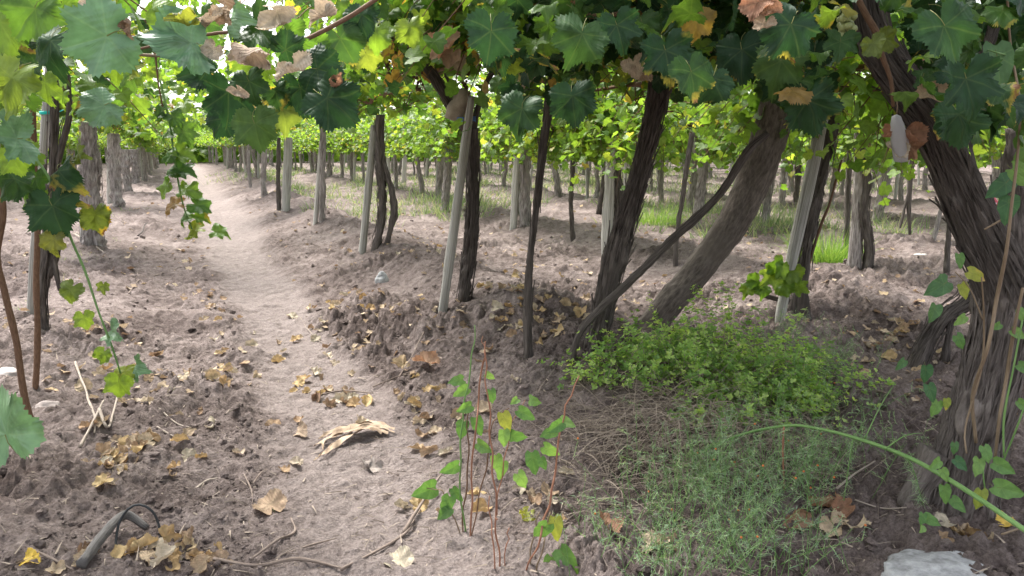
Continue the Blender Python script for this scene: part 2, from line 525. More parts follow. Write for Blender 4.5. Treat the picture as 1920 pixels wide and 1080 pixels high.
    lk.new(colr, tg.inputs[6]); tg.inputs[7].default_value = (*trans_gain, 1)
    lk.new(tg.outputs[2], tr.inputs['Color'])
    ms = N(nt, 'ShaderNodeMixShader'); ms.inputs[0].default_value = trans
    lk.new(p.outputs[0], ms.inputs[1]); lk.new(tr.outputs[0], ms.inputs[2]); lk.new(ms.outputs[0], out.inputs['Surface'])
    return m

def rough_material(name, c0, c1, scale=(1, 1, 1), nscale=6.0, detail=6.0, bump=0.5, bdist=0.02, rough=0.9, coord='UV', c2=None, spec=0.2, pos=(0.35, 0.7)):
    m, nt, nd, lk = nodes(name)
    out = N(nt, 'ShaderNodeOutputMaterial')
    tc = N(nt, 'ShaderNodeTexCoord')
    mp = N(nt, 'ShaderNodeMapping'); mp.inputs['Scale'].default_value = scale
    lk.new(tc.outputs[coord], mp.inputs['Vector'])
    oi = N(nt, 'ShaderNodeObjectInfo')
    ns = N(nt, 'ShaderNodeTexNoise', i_Scale=nscale, i_Detail=detail, i_Roughness=0.65, noise_dimensions='4D')
    lk.new(mp.outputs[0], ns.inputs['Vector']); lk.new(math_n(nt, 'MULTIPLY', oi.outputs['Random'], 20.0), ns.inputs['W'])
    cr = ramp(nt, [(pos[0], c0), (pos[1], c1)])
    lk.new(ns.outputs['Fac'], cr.inputs[0])
    colr = cr.outputs[0]
    if c2:
        n2 = N(nt, 'ShaderNodeTexNoise', i_Scale=2.3, i_Detail=3.0)
        lk.new(tc.outputs['Object'], n2.inputs['Vector'])
        r2 = ramp(nt, [(0.48, (0, 0, 0)), (0.66, (1, 1, 1))]); lk.new(n2.outputs['Fac'], r2.inputs[0])
        mx = N(nt, 'ShaderNodeMix', data_type='RGBA'); lk.new(math_n(nt, 'MULTIPLY', r2.outputs[0], 0.6), mx.inputs[0]); lk.new(colr, mx.inputs[6]); mx.inputs[7].default_value = (*c2, 1)
        colr = mx.outputs[2]
    bp = N(nt, 'ShaderNodeBump', i_Strength=bump, i_Distance=bdist)
    lk.new(ns.outputs['Fac'], bp.inputs['Height'])
    p = N(nt, 'ShaderNodeBsdfPrincipled', i_Roughness=rough)
    p.inputs['Specular IOR Level'].default_value = spec
    lk.new(colr, p.inputs['Base Color']); lk.new(bp.outputs[0], p.inputs['Normal']); lk.new(p.outputs[0], out.inputs['Surface'])
    return m

GREENS = [(0.0, (0.040, 0.100, 0.026)), (0.35, (0.065, 0.145, 0.030)), (0.65, (0.100, 0.195, 0.036)), (0.88, (0.14, 0.24, 0.042)), (0.955, (0.22, 0.26, 0.05)), (0.98, (0.30, 0.23, 0.06)), (1.0, (0.22, 0.13, 0.06))]
M_LEAF = leaf_material('vine_leaf', GREENS, blotch=((0.36, 0.30, 0.05), (0.23, 0.12, 0.06)))
M_LEAF_ROW_LIT = leaf_material('vine_leaf_row_lit', [(0.0, (0.075, 0.155, 0.030)), (0.4, (0.115, 0.215, 0.038)), (0.8, (0.165, 0.275, 0.046)), (0.95, (0.23, 0.30, 0.055)), (1.0, (0.32, 0.26, 0.07))], trans_gain=(1.9, 1.75, .8), trans=.5)  # brighter copy of the leaf greens: sunlit glow of far rows painted in
M_LEAF_SHADED = leaf_material('vine_leaf_shaded', [(0.0, (0.016, 0.048, 0.022)), (0.5, (0.025, 0.068, 0.025)), (0.85, (0.040, 0.092, 0.026)), (1.0, (0.065, 0.13, 0.032))], trans_gain=(1.6, 1.5, .8), trans=0.33, rough=.5, spec=.25, blotch=((0.30, 0.26, 0.05), (0.21, 0.11, 0.06)))  # darker leaf copy: shade under the near canopy put into the colour
M_LEAF_PALE = leaf_material('vine_leaf_pale', [(0.0, (0.095, 0.20, 0.105)), (0.5, (0.115, 0.225, 0.11)), (1.0, (0.125, 0.235, 0.10))], trans_gain=(1.3, 1.4, .9), trans=0.16, rough=0.36, spec=0.6)
M_LEAF_LIGHT = leaf_material('vine_leaf_light', [(0.0, (0.085, 0.17, 0.028)), (0.5, (0.13, 0.22, 0.035)), (0.85, (0.17, 0.26, 0.045)), (1.0, (0.22, 0.28, 0.05))], trans=0.5)
M_LEAF_TURN = leaf_material('vine_leaf_turning', [(0.0, (0.13, 0.17, 0.04)), (0.5, (0.10, 0.15, 0.035)), (1.0, (0.17, 0.17, 0.045))], blotch=((0.40, 0.28, 0.04), (0.16, 0.075, 0.04)))
DRY = [(0.0, (0.27, 0.18, 0.12)), (0.25, (0.40, 0.31, 0.225)), (0.5, (0.50, 0.41, 0.30)), (0.7, (0.34, 0.235, 0.155)), (0.9, (0.45, 0.35, 0.22)), (1.0, (0.20, 0.13, 0.095))]
M_DRY = leaf_material('dry_leaf', DRY, trans_gain=(1.1, 1, 0.9), trans=0.18, rough=0.8, spec=0.15, bump=0.7)
M_DRY_PALE = leaf_material('dry_leaf_pale', [(0.0, (0.42, 0.37, 0.29)), (0.6, (0.50, 0.43, 0.34)), (1.0, (0.38, 0.29, 0.22))], trans_gain=(1.1, 1, 0.9), trans=0.2, rough=0.8, spec=0.15, bump=0.7)
M_DRY_RED = leaf_material('dry_leaf_rusty', [(0.0, (0.29, 0.165, 0.11)), (1.0, (0.35, 0.23, 0.16))], trans_gain=(1.3, 1, 0.8), trans=0.3, rough=0.8, spec=0.15, bump=0.7)
M_YELLOW = leaf_material('yellow_leaf', [(0.0, (0.62, 0.42, 0.05)), (1.0, (0.66, 0.47, 0.10))], trans_gain=(1.1, 1, 0.7), trans=0.25, rough=0.6)
M_OVAL = leaf_material('oval_leaf', [(0.0, (0.075, 0.17, 0.055)), (0.6, (0.115, 0.23, 0.075)), (1.0, (0.16, 0.28, 0.09))], trans=0.4)
M_OVAL_DARK = leaf_material('oval_leaf_dark', [(0.0, (0.04, 0.11, 0.05)), (1.0, (0.075, 0.16, 0.06))], trans=0.33)
M_OVAL_TURN = leaf_material('oval_leaf_turning', [(0.0, (0.30, 0.32, 0.06)), (1.0, (0.20, 0.26, 0.06))], blotch=((0.42, 0.34, 0.08), (0.36, 0.26, 0.14)))
M_PETIOLE = rough_material('petiole', (0.13, 0.14, 0.045), (0.20, 0.20, 0.07), nscale=3, bump=0.1, rough=0.6)
M_CANE = rough_material('cane', (0.10, 0.055, 0.035), (0.20, 0.12, 0.075), scale=(6, 14, 1), nscale=3, bump=0.3, bdist=0.004, rough=0.75)
M_CANE_GREEN = rough_material('green_cane', (0.10, 0.20, 0.06), (0.18, 0.29, 0.10), scale=(3, 8, 1), nscale=3, bump=0.1, bdist=0.002, rough=0.5)
M_CANE_TAN = rough_material('tan_cane', (0.14, 0.10, 0.065), (0.26, 0.195, 0.13), scale=(4, 8, 1), nscale=3, bump=0.2, bdist=0.003, rough=0.7)
M_CANE_RED = rough_material('red_stem', (0.20, 0.085, 0.055), (0.36, 0.19, 0.12), scale=(3, 12, 1), nscale=3, bump=0.1, bdist=0.002, rough=0.6)
M_BARK = rough_material('shaggy_bark', (0.043, 0.036, 0.032), (0.195, 0.167, 0.150), scale=(10, 3.0, 1), pos=(.38, .68), nscale=3.0, detail=8, bump=1.0, bdist=0.018, c2=(0.125, 0.107, 0.096))
M_BARK_GREY = rough_material('weathered_hazy_bark', (0.11, 0.092, 0.085), (0.46, 0.415, 0.395), scale=(9, 2.6, 1), pos=(.38, .64), nscale=3.0, detail=8, bump=1.0, bdist=0.02, c2=(0.30, 0.265, 0.25))  # weathered grey, lightened further so the colour carries glare over far trunks
M_BARK_OLD = rough_material('old_bark', (0.075, 0.062, 0.056), (0.30, 0.26, 0.24), scale=(9, 3.2, 1), pos=(.38, .66), nscale=3.2, detail=9, bump=1.0, bdist=0.02, c2=(0.17, 0.145, 0.13))
M_BARK_SMOOTH = rough_material('smooth_bark', (0.062, 0.051, 0.043), (0.19, 0.16, 0.138), scale=(14, 5.5, 1), nscale=3.0, detail=8, bump=0.7, bdist=0.010, c2=(0.13, 0.11, 0.093))
M_POST = rough_material('grey_post_wood', (0.13, 0.12, 0.105), (0.42, 0.41, 0.375), scale=(14, .7, 1), pos=(.34, .58), nscale=2.4, detail=8, bump=0.9, bdist=0.01, c2=(0.27, 0.265, 0.22))
M_POST_PALE = rough_material('pale_post_wood', (0.24, 0.225, 0.205), (0.58, 0.555, 0.52), scale=(14, .7, 1), pos=(.34, .58), nscale=2.4, detail=8, bump=0.9, bdist=0.01, c2=(0.40, 0.38, 0.34))
M_STRAW = rough_material('dry_straw', (0.20, 0.16, 0.13), (0.42, 0.35, 0.28), nscale=2, bump=0.0)
M_TWIG = rough_material('twig', (0.14, 0.105, 0.085), (0.29, 0.235, 0.20), scale=(4, 10, 1), nscale=3, bump=0.3, bdist=0.003)
M_TWIG_PALE = rough_material('pale_twig', (0.22, 0.18, 0.15), (0.42, 0.36, 0.30), scale=(4, 6, 1), nscale=3, bump=0.2, bdist=0.003)
M_ROCK = rough_material('white_rock', (0.13, 0.13, 0.132), (0.44, 0.445, 0.45), scale=(1, 1, 1), pos=(.3, .62), nscale=16, detail=9, bump=0.9, bdist=0.03, coord='Object', rough=0.85, c2=(0.50, 0.49, 0.47))
M_GRASS = leaf_material('grass_blade', [(0.0, (0.14, 0.22, 0.10)), (0.5, (0.21, 0.29, 0.14)), (0.8, (0.32, 0.36, 0.20)), (1.0, (0.48, 0.44, 0.30))], trans_gain=(1.4, 1.4, .9), trans=0.35, veins=False, rough=0.6, spec=0.2)
M_WEED = leaf_material('weed_leaf', [(0.0, (0.12, 0.22, 0.07)), (0.3, (0.20, 0.35, 0.10)), (0.6, (0.32, 0.49, 0.15)), (1.0, (0.44, 0.58, 0.22))], trans=0.42, veins=False, rough=0.55, spec=0.3)
M_FEATHER = leaf_material('feathery_leaf', [(0.0, (0.14, 0.22, 0.15)), (0.5, (0.21, 0.32, 0.21)), (1.0, (0.30, 0.40, 0.26))], trans=0.35, veins=False, rough=0.6, spec=0.2)
M_GRAPE = rough_material('green_grape', (0.22, 0.26, 0.10), (0.32, 0.34, 0.15), nscale=3, bump=0.0, rough=0.35, spec=0.5, coord='Object')
M_RAISIN = rough_material('dried_grape', (0.06, 0.035, 0.025), (0.18, 0.10, 0.05), nscale=20, bump=0.3, rough=0.7, coord='Object')
def plain(name, c, rough=0.6, trans=0.0):
    return rough_material(name, tuple(q * 0.85 for q in c), tuple(min(1, q * 1.1) for q in c), nscale=18, bump=0.15, bdist=0.002, rough=rough, coord='Object')

# soil
def soil_material():
    m, nt, nd, lk = nodes('soil')
    out = N(nt, 'ShaderNodeOutputMaterial')
    ge = N(nt, 'ShaderNodeNewGeometry')
    pa = N(nt, 'ShaderNodeAttribute', attribute_name='path')
    n1 = N(nt, 'ShaderNodeTexNoise', i_Scale=1.3, i_Detail=6.0, i_Roughness=0.6); lk.new(ge.outputs['Position'], n1.inputs['Vector'])
    n2 = N(nt, 'ShaderNodeTexNoise', i_Scale=14.0, i_Detail=8.0, i_Roughness=0.7); lk.new(ge.outputs['Position'], n2.inputs['Vector'])
    n3 = N(nt, 'ShaderNodeTexNoise', i_Scale=85.0, i_Detail=6.0, i_Roughness=0.7); lk.new(ge.outputs['Position'], n3.inputs['Vector'])
    s = math_n(nt, 'ADD', math_n(nt, 'MULTIPLY', n1.outputs['Fac'], 0.5), math_n(nt, 'MULTIPLY', n2.outputs['Fac'], 0.5))
    cr = ramp(nt, [(0.40, (0.100, 0.077, 0.070)), (0.5, (0.182, 0.146, 0.134)), (0.60, (0.275, 0.227, 0.210))])
    lk.new(s, cr.inputs[0])
    mx = N(nt, 'ShaderNodeMix', data_type='RGBA'); lk.new(math_n(nt, 'MULTIPLY', pa.outputs['Fac'], 0.75), mx.inputs[0]); lk.new(cr.outputs[0], mx.inputs[6])
    pr = ramp(nt, [(0.35, (0.222, 0.184, 0.170)), (0.65, (0.305, 0.260, 0.243))]); lk.new(n2.outputs['Fac'], pr.inputs[0]); lk.new(pr.outputs[0], mx.inputs[7])
    m3 = N(nt, 'ShaderNodeMix', data_type='RGBA', blend_type='MULTIPLY'); m3.inputs[0].default_value = 1
    r3 = ramp(nt, [(0.32, (0.55, 0.53, 0.53)), (0.52, (1.0, 1.0, 1.0)), (0.7, (1.32, 1.31, 1.30))]); lk.new(n3.outputs['Fac'], r3.inputs[0])
    lk.new(mx.outputs[2], m3.inputs[6]); lk.new(r3.outputs[0], m3.inputs[7])
    vo = N(nt, 'ShaderNodeTexVoronoi', i_Scale=26.0, feature='DISTANCE_TO_EDGE'); lk.new(ge.outputs['Position'], vo.inputs['Vector'])
    cr_ = math_n(nt, 'MULTIPLY', math_n(nt, 'MINIMUM', vo.outputs['Distance'], 0.12), 0.0)
    h = math_n(nt, 'ADD', math_n(nt, 'ADD', math_n(nt, 'MULTIPLY', n3.outputs['Fac'], 0.5), n2.outputs['Fac']), cr_)
    bp = N(nt, 'ShaderNodeBump', i_Strength=0.9, i_Distance=0.04); lk.new(h, bp.inputs['Height'])
    p = N(nt, 'ShaderNodeBsdfPrincipled', i_Roughness=0.95); p.inputs['Specular IOR Level'].default_value = 0.1
    lk.new(m3.outputs[2], p.inputs['Base Color']); lk.new(bp.outputs[0], p.inputs['Normal']); lk.new(p.outputs[0], out.inputs['Surface'])
    return m
M_SOIL = soil_material()

# ------------------------------------------------------------------ ground sheet (finer near the viewpoint)
def build_ground():
    fine = np.arange(YAW - 0.74, YAW + 0.74, 0.0032)
    coarse = np.linspace(YAW + 0.74, YAW - 0.74 + 2 * PI, 40)[:-1]
    ang = np.concatenate([fine, coarse])
    rs = [0.3, 0.8, 1.3, 1.7, 1.95]
    r = 2.1
    while r < 12: rs.append(r); r *= 1.0034
    while r < 40: rs.append(r); r *= 1.016
    while r < 400: rs.append(r); r *= 1.10
    rs = np.array(rs)
    Rr, A = np.meshgrid(rs, ang, indexing='ij')
    x = Rr * np.sin(A); y = Rr * np.cos(A)
    z = np.where(Rr < 60, height_full(x, y), 0.0)
    fade = 1 - smooth(40, 60, Rr)
    z = z * fade
    n, k = Rr.shape
    V = np.stack([x, y, z], 2).reshape(-1, 3)
    i, j = np.meshgrid(np.arange(n - 1), np.arange(k), indexing='ij')
    a = (i * k + j).ravel(); b = (i * k + (j + 1) % k).ravel()
    c = ((i + 1) * k + (j + 1) % k).ravel(); d = ((i + 1) * k + j).ravel()
    F = np.vstack([np.stack([a, c, b], 1), np.stack([a, d, c], 1)])
    V = np.vstack([V, [[0, 0, float(height_full(0.0, 0.0))]]])
    q = np.arange(k)
    F = np.vstack([F, np.stack([q, (q + 1) % k, np.full(k, len(V) - 1)], 1)])
    pm = np.concatenate([path_mask(x, y).ravel(), [0]])
    me = tri_mesh('ground', V, F, M_SOIL, extra={'path': pm})
    o = link('ground', me)
    tag(o, 'tilled pinkish grey soil with a paler trodden path between the vine rows', 'ground', kind='structure')
    return o
build_ground()

def ico(sub=0):
    t = (1 + 5 ** .5) / 2
    V = [(-1, t, 0), (1, t, 0), (-1, -t, 0), (1, -t, 0), (0, -1, t), (0, 1, t), (0, -1, -t), (0, 1, -t), (t, 0, -1), (t, 0, 1), (-t, 0, -1), (-t, 0, 1)]
    F = [(0, 11, 5), (0, 5, 1), (0, 1, 7), (0, 7, 10), (0, 10, 11), (1, 5, 9), (5, 11, 4), (11, 10, 2), (10, 7, 6), (7, 1, 8), (3, 9, 4), (3, 4, 2), (3, 2, 6), (3, 6, 8), (3, 8, 9), (4, 9, 5), (2, 4, 11), (6, 2, 10), (8, 6, 7), (9, 8, 1)]
    V = [np.array(v) / np.linalg.norm(v) for v in V]
    for _ in range(sub):
        mid = {}; F2 = []
        def m(a, b):
            k = (min(a, b), max(a, b))
            if k not in mid:
                q = V[a] + V[b]; V.append(q / np.linalg.norm(q)); mid[k] = len(V) - 1
            return mid[k]
        for a, b, c in F:
            ab, bc, ca = m(a, b), m(b, c), m(c, a)
            F2 += [(a, ab, ca), (b, bc, ab), (c, ca, bc), (ab, bc, ca)]
        F = F2
    return np.array(V), np.array(F)

def build_clods():
    S = Soup()
    r = np.random.default_rng(21)
    for sub, n, s0, s1 in ((1, 1300, 0.010, 0.030), (0, 14000, 0.003, 0.011)):
        bv, bf = ico(sub)
        variants = []
        for k in range(10):
            d = 1 + 0.45 * noise3(bv[:, 0] * 1.6 + k * 9, bv[:, 1] * 1.6, bv[:, 2] * 1.6, 77) + 0.40 * noise3(bv[:, 0] * 4 + k * 9, bv[:, 1] * 4, bv[:, 2] * 4, 78)
            variants.append(bv * d[:, None] * np.array([1, r.uniform(.65, 1), r.uniform(.5, .75)]))
        rr = 2.2 * np.exp(r.random(n * 3) * math.log(16 / 2.2))
        th = YAW + r.uniform(-0.72, 0.72, n * 3)
        x, y = rr * np.sin(th), rr * np.cos(th)
        keep = (path_mask(x, y) < 0.25) & (noise2(x * 1.1, y * 1.1, 91) + 0.5 * noise2(x * 3, y * 3, 92) > r.uniform(-0.9, 0.6, n * 3))
        x, y = x[keep][:n], y[keep][:n]
        z = height_full(x, y)
        sz = s0 + (s1 - s0) * r.random(len(x)) ** 2.5
        a = r.uniform(0, 2 * PI, len(x))
        for k in range(10):
            sel = np.arange(len(x)) % 10 == k
            P = np.stack([x, y, z + sz * 0.18], 1)[sel]
            an = a[sel]
            leaf_batch(S, (variants[k], bf, np.zeros((len(bv), 2)), np.zeros(len(bf), int)), P, np.stack([0.3 * np.cos(an * 3), 0.3 * np.sin(an * 3), np.ones(len(P))], 1), np.stack([np.cos(an), np.sin(an), 0 * an], 1), sz[sel], np.zeros(len(P)))
    o = link('soil_clods', S.mesh('soil_clods', [M_SOIL], False))
    tag(o, 'crumbly clods of turned soil scattered over the furrows', 'soil clods', kind='stuff')
build_clods()

# ------------------------------------------------------------------ vine crowns and trunks used again and again
T_LOW = [leaf_template(teeth=False, inner=False, fold=f, droop=d, seed=s, petiole=False) for f, d, s in ((.25, .5, 1), (.1, .8, 2), (.35, .3, 3))]
T_HI = [leaf_template(teeth=True, inner=True, fold=f, droop=d, wave=w, seed=s) for f, d, w, s in ((.28, .75, .20, 11), (.10, 1.2, .26, 12), (.48, .5, .22, 13), (.18, .8, .34, 14), (.35, 1.4, .20, 15), (-.22, .8, .28, 16))]
T_DRY = [leaf_template(teeth=True, inner=True, fold=.2, droop=.2, wave=.25, curl=c, seed=s, petiole=p) for c, s, p in ((1.6, 31, True), (2.4, 32, False), (1.1, 33, False), (3.0, 34, True), (0.6, 35, True), (2.0, 36, False))]
T_ROLL = [leaf_template(teeth=True, inner=True, fold=.2, droop=.3, wave=.3, curl=c, seed=s, petiole=False) for c, s in ((3.2, 51), (4.2, 52), (2.6, 53), (5.0, 54), (3.6, 55), (2.2, 56))]
T_OVAL = [leaf_template(teeth=False, inner=True, fold=f, droop=d, wave=.05, seed=s, kind='oval') for f, d, s in ((.2, .4, 41), (.05, .7, 42), (.4, .2, 43))]
def grow_canes(r, heads, n, length, zmin, lat=1.0, leaf_gap=0.075, up=(0.3, 1.2), along=0.5):
    """canes springing from the head, arching over and hanging; returns cane lines and leaf positions"""
    lines = []; pos = []; nrm = []; tip = []; sz = []
    for _ in range(n):
        p = heads[r.integers(len(heads))] + r.normal(0, 0.06, 3)
        s = r.choice([-1, 1])
        d = np.array([s * r.uniform(0.2, 1.0) * lat, r.normal(0, along), r.uniform(*up)]); d /= np.linalg.norm(d)
        L = r.uniform(*length); st = 0.09; q = [p.copy()]
        g = r.uniform(0.06, 0.13)
        lim = zmin + abs(r.normal(0, 0.10)) - (0.25 if r.random() < 0.10 else 0)
        for k in range(int(L / st)):
            d = d + np.array([r.normal(0, 0.09), r.normal(0, 0.09), -g]); d /= np.linalg.norm(d)
            p = p + d * st
            if p[2] < lim: break
            q.append(p.copy())
        if len(q) < 4: continue
        q = np.array(q); lines.append(q)
        s_ = np.arange(0.08, (len(q) - 1) * st, leaf_gap)
        side = 1
        for a in s_:
            i = min(len(q) - 2, int(a / st)); f = a / st - i
            b = q[i] * (1 - f) + q[i + 1] * f
            dd = q[i + 1] - q[i]; dd /= np.linalg.norm(dd)
            sv = np.cross(dd, [0, 0, 1.0]); sv /= np.linalg.norm(sv) + 1e-6
            side = -side
            o = sv * side * r.uniform(0.03, 0.10) + np.array([0, 0, r.uniform(-0.03, 0.06)])
            pos.append(b + o)
            nrm.append(np.array([0, 0, 0.75]) + sv * side * 0.4 + r.normal(0, 0.55, 3) + np.array([np.sign(b[0]) * 0.15, 0, 0]))
            tip.append(sv * side * 0.8 + np.array([0, 0, -0.8]) + r.normal(0, 0.4, 3))
            t = a / (len(q) * st)
            sz.append(r.uniform(0.062, 0.098) * (1 - 0.45 * t ** 3))
    return lines, np.array(pos), np.array(nrm), np.array(tip), np.array(sz)
def crown_mesh(seed, n=46, zmin=1.42, name='foliage', hang=0, mat=None):
    r = np.random.default_rng(seed)
    heads = [np.array([r.normal(0, .08), y, 1.72 + r.normal(0, .05)]) for y in (-1.0, -0.65, -0.3, 0.0, 0.3, 0.65, 1.0)]
    sets = [grow_canes(r, heads, n, (0.9, 1.9), zmin), grow_canes(r, heads, 9, (1.1, 1.9), zmin, up=(1.2, 2.6), lat=.9)]
    if hang:
        sets.append(grow_canes(r, heads, hang, (0.45, 1.3), zmin - .14, lat=.8, up=(-1.1, .2)))
    lines = sum([q[0] for q in sets], [])
    pos, nrm, tip, sz = (np.concatenate([q[i] for q in sets]) for i in (1, 2, 3, 4))
    S = Soup()
    rn = r.random(len(pos))
    k = r.integers(0, 3, len(pos))
    for t in range(3):
        m = k == t
        leaf_batch(S, T_LOW[t], pos[m], nrm[m], tip[m], sz[m], rn[m])
    for q in lines:
        V, F, uv = tube(q, np.linspace(0.006, 0.002, len(q)), seg=3, step=0.18, cap=False)
        S.add(V, F, uv, 0, 1)
    for y0 in (-1, 1):                                          # the two cordon arms along the wire
        V, F, uv = tube([(0, 0, 1.68), (0.03, y0 * 0.4, 1.74), (0, y0 * 1.1, 1.73)], [0.03, 0.022, 0.012], seg=6, step=0.12, bark=0.15, seed=seed)
        S.add(V, F, uv, 0, 1)
    return S.mesh(name, [M_LEAF_ROW_LIT if mat else M_LEAF, M_CANE])
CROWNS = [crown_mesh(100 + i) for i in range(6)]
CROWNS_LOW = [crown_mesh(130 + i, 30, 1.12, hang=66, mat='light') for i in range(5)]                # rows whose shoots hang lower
def trunk_mesh(seed):
    r = np.random.default_rng(seed)
    P = [(0, 0, -0.08)]
    x = y = 0.0
    for z in (0.3, 0.7, 1.1, 1.5, 1.76):
        x += r.normal(0, 0.035); y += r.normal(0, 0.035); P.append((x, y, z))
    P[-1] = (0, 0, 1.76)
    w = r.uniform(0.045, 0.075)
    V, F, uv = tube(P, [w * 1.3, w, w * .92, w * .95, w * 1.1, w * .9], seg=14, step=0.05, bark=0.22, seed=seed)
    S = Soup(); S.add(V, F, uv)
    st = strips(P, [w * 1.3, w, w * .92, w * .95, w * 1.1, w * .9], 14, seed, wid=(0.005, 0.012))
    S.add(np.vstack(st.V), np.vstack(st.F), np.vstack(st.uv))
    return S.mesh('trunk', [M_BARK_GREY])
TRUNKS = [trunk_mesh(200 + i) for i in range(6)]
def post_geom(P, W, seed, seg=12):
    V, F, uv = tube(P, W, seg=seg + 6, step=0.05, bark=0.07, freq=0.5, kk=2.6, seed=seed)
    return V, F, uv
def post_mesh(seed):
    r = np.random.default_rng(seed)
    w = r.uniform(0.032, 0.045)
    V, F, uv = post_geom([(0, 0, -0.1), (r.normal(0, .02), r.normal(0, .02), 1.0), (r.normal(0, .04), r.normal(0, .04), 2.0)], [w, w, w * .92], seed)
    return tri_mesh('post', V, F, M_POST_PALE if seed % 3 else M_POST, uv)
POSTS = [post_mesh(300 + i) for i in range(5)]

def add_crown(root, i, head_z=1.72, rot=None, sx=1.0, low=False):
    pool = CROWNS_LOW if low else CROWNS
    o = bpy.data.objects.new('foliage', pool[i % len(pool)])
    col.objects.link(o); o.parent = root
    o.rotation_euler = (0, 0, (PI if random.random() < .5 else 0) + random.uniform(-.12, .12) if rot is None else rot)
    o.scale = (sx, 1.0, head_z / 1.72)
    o['kind'] = 'stuff'
    return o

# ------------------------------------------------------------------ the near vines, one by one
def px_line(pts, D):
    """pixel polyline [(u, v, width px[, extra depth])] to 3D points and radii at horizontal distance D"""
    P = []; W = []
    for q in pts:
        p = at(q[0], q[1], D + (q[3] if len(q) > 3 else 0))
        P.append(p); W.append(q[2] * zdepth(p) / FPX / 2)
    return np.array(P), np.array(W)
def limb(root, name, pts, D, mat, bark=0.2, seed=0, seg=16, step=0.03, nstrips=0, freq=3.6, kk=3.0, wid=(0.006, 0.016), wob=0.0):
    P, W = px_line(pts, D)
    S = Soup()
    S.add(*tube(P, W, seg=seg, step=step, bark=bark, seed=seed, freq=freq, kk=kk, wob=wob))
    o = link(name, S.mesh(name, [mat]), root)
    if nstrips:
        st = strips(P, W, nstrips, seed + 50, wid)
        b = link('loose_bark', st.mesh('loose_bark', [mat]), root)
        b['kind'] = 'stuff'
    return o
def ground_base(u, v, sink=0.0):
    b = G(u, v)
    return b
VN = {}
WIDTH = {'T8': 1.0, 'L2': .88, 'T4': 1.0, 'T3': .88, 'T3b': .9, 'C1': 1.0, 'C2': 1.0, 'T8c': 1.0, 'U5': .9, 'L3': 1.15, 'L4': 1.2, 'L5': 1.25, 'L6': 1.25}        # how stout the measured stems really are
def vine(key, label, base, limbs, group=None, name='grape_vine', crown=None, head=1.72, cat='vine', sx=1.0, dD=0.0, low=None):
    b = G(*base)
    D = dist(b) + dD
    root = thing(name, b, label, cat, group)
    for i, l in enumerate(limbs):
        ws = WIDTH.get(key, .78)
        pts = [(q[0], q[1], q[2] * ws, *q[3:]) for q in l['pts']]
        if l.get('ground', i == 0):                                # run the foot a little into the soil
            u, v, w = pts[0][:3]
            pts = [(u - (pts[1][0] - u) * 0.15, v + 0.06 * FPX / D, w * 1.15)] + list(pts)
        limb(root, l.get('name', 'trunk' if i == 0 else 'arm'), pts, D + l.get('dD', 0), l.get('mat', M_BARK), l.get('bark', .2), l.get('seed', hash(key) % 1000 if False else sum(map(ord, key)) + i), l.get('seg', 16), l.get('step', .03), l.get('strips', 0), l.get('freq', 3.6), l.get('kk', 3.0), l.get('wid', (.006, .016)), l.get('wob', 0.0))
    if crown is not None:
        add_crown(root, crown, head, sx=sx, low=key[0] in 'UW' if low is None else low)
    VN[key] = (root, D)
    return root, D
def post(label, pts, mat=None, group='grey wooden posts along the vine rows', dD=0.0, seed=0):
    b = G(*pts[0][:2])
    D = dist(b) + dD
    pts = [(pts[0][0] - (pts[1][0] - pts[0][0]) * .04, pts[0][1] + 0.06 * FPX / D, pts[0][2])] + list(pts)
    P, W = px_line(pts, D)
    W = W * .84
    V, F, uv = post_geom(P, W, 400 + seed, seg=14)
    return solo('wooden_post', tri_mesh('wooden_post', V, F, mat or M_POST, uv), b, label, 'post', group)

GV = 'vines standing along the rows'
# first row right of the path
vine('T1', 'dark shaggy vine forking in two beside the leaning post with blue twine', (868, 572),
     [dict(pts=[(868, 572, 36), (880, 480, 33), (886, 380, 30), (886, 300, 32), (886, 240, 34)], strips=46, bark=.26, seg=24, step=.02),
      dict(pts=[(884, 255, 22), (858, 220, 24), (838, 185, 26), (812, 140, 26), (790, 112, 20)], strips=10, bark=.25, name='arm'),
      dict(pts=[(838, 190, 14), (846, 165, 12), (834, 138, 9)], name='arm'),
      dict(pts=[(884, 250, 22), (895, 205, 18), (908, 165, 16), (930, 125, 14)], name='arm')], GV, crown=0, head=1.80)
post('slender grey post leaning right, tied with blue twine to the forked vine', [(828, 600, 22), (850, 440, 22), (868, 300, 21), (884, 180, 19)], seed=1)
vine('T2', 'thin straight dark vine stem at the end of the soil ridge', (992, 672),
     [dict(pts=[(992, 672, 24), (990, 560, 20), (1002, 420, 19), (1016, 300, 20), (1026, 220, 20), (1034, 140, 17)], bark=.22, seg=14, step=.02, strips=10, wid=(.004, .009))], GV)
vine('T3', 'stout dark shaggy vine trunk leaning right beside the thin straight stem', (1116, 657),
     [dict(pts=[(1114, 657, 42), (1132, 575, 44), (1153, 490, 48), (1172, 420, 46), (1196, 340, 40), (1216, 260, 40), (1232, 190, 46), (1238, 120, 38)], strips=80, bark=.24, seg=30, step=.018, kk=3.5),
      dict(pts=[(1228, 220, 26), (1250, 170, 24), (1262, 110, 18)], name='arm')], GV, crown=1, head=1.80)
vine('T3b', 'dry bare cane slanting up right across the shaggy trunk', (1074, 672),
     [dict(pts=[(1074, 672, 15), (1088, 622, 17), (1130, 575, 20), (1200, 510, 18), (1270, 440, 20), (1345, 370, 19), (1400, 285, 22), (1440, 250, 14)], bark=.16, seg=12, step=.025, name='stem')], name='leaning_cane', cat='cane', dD=-0.12)
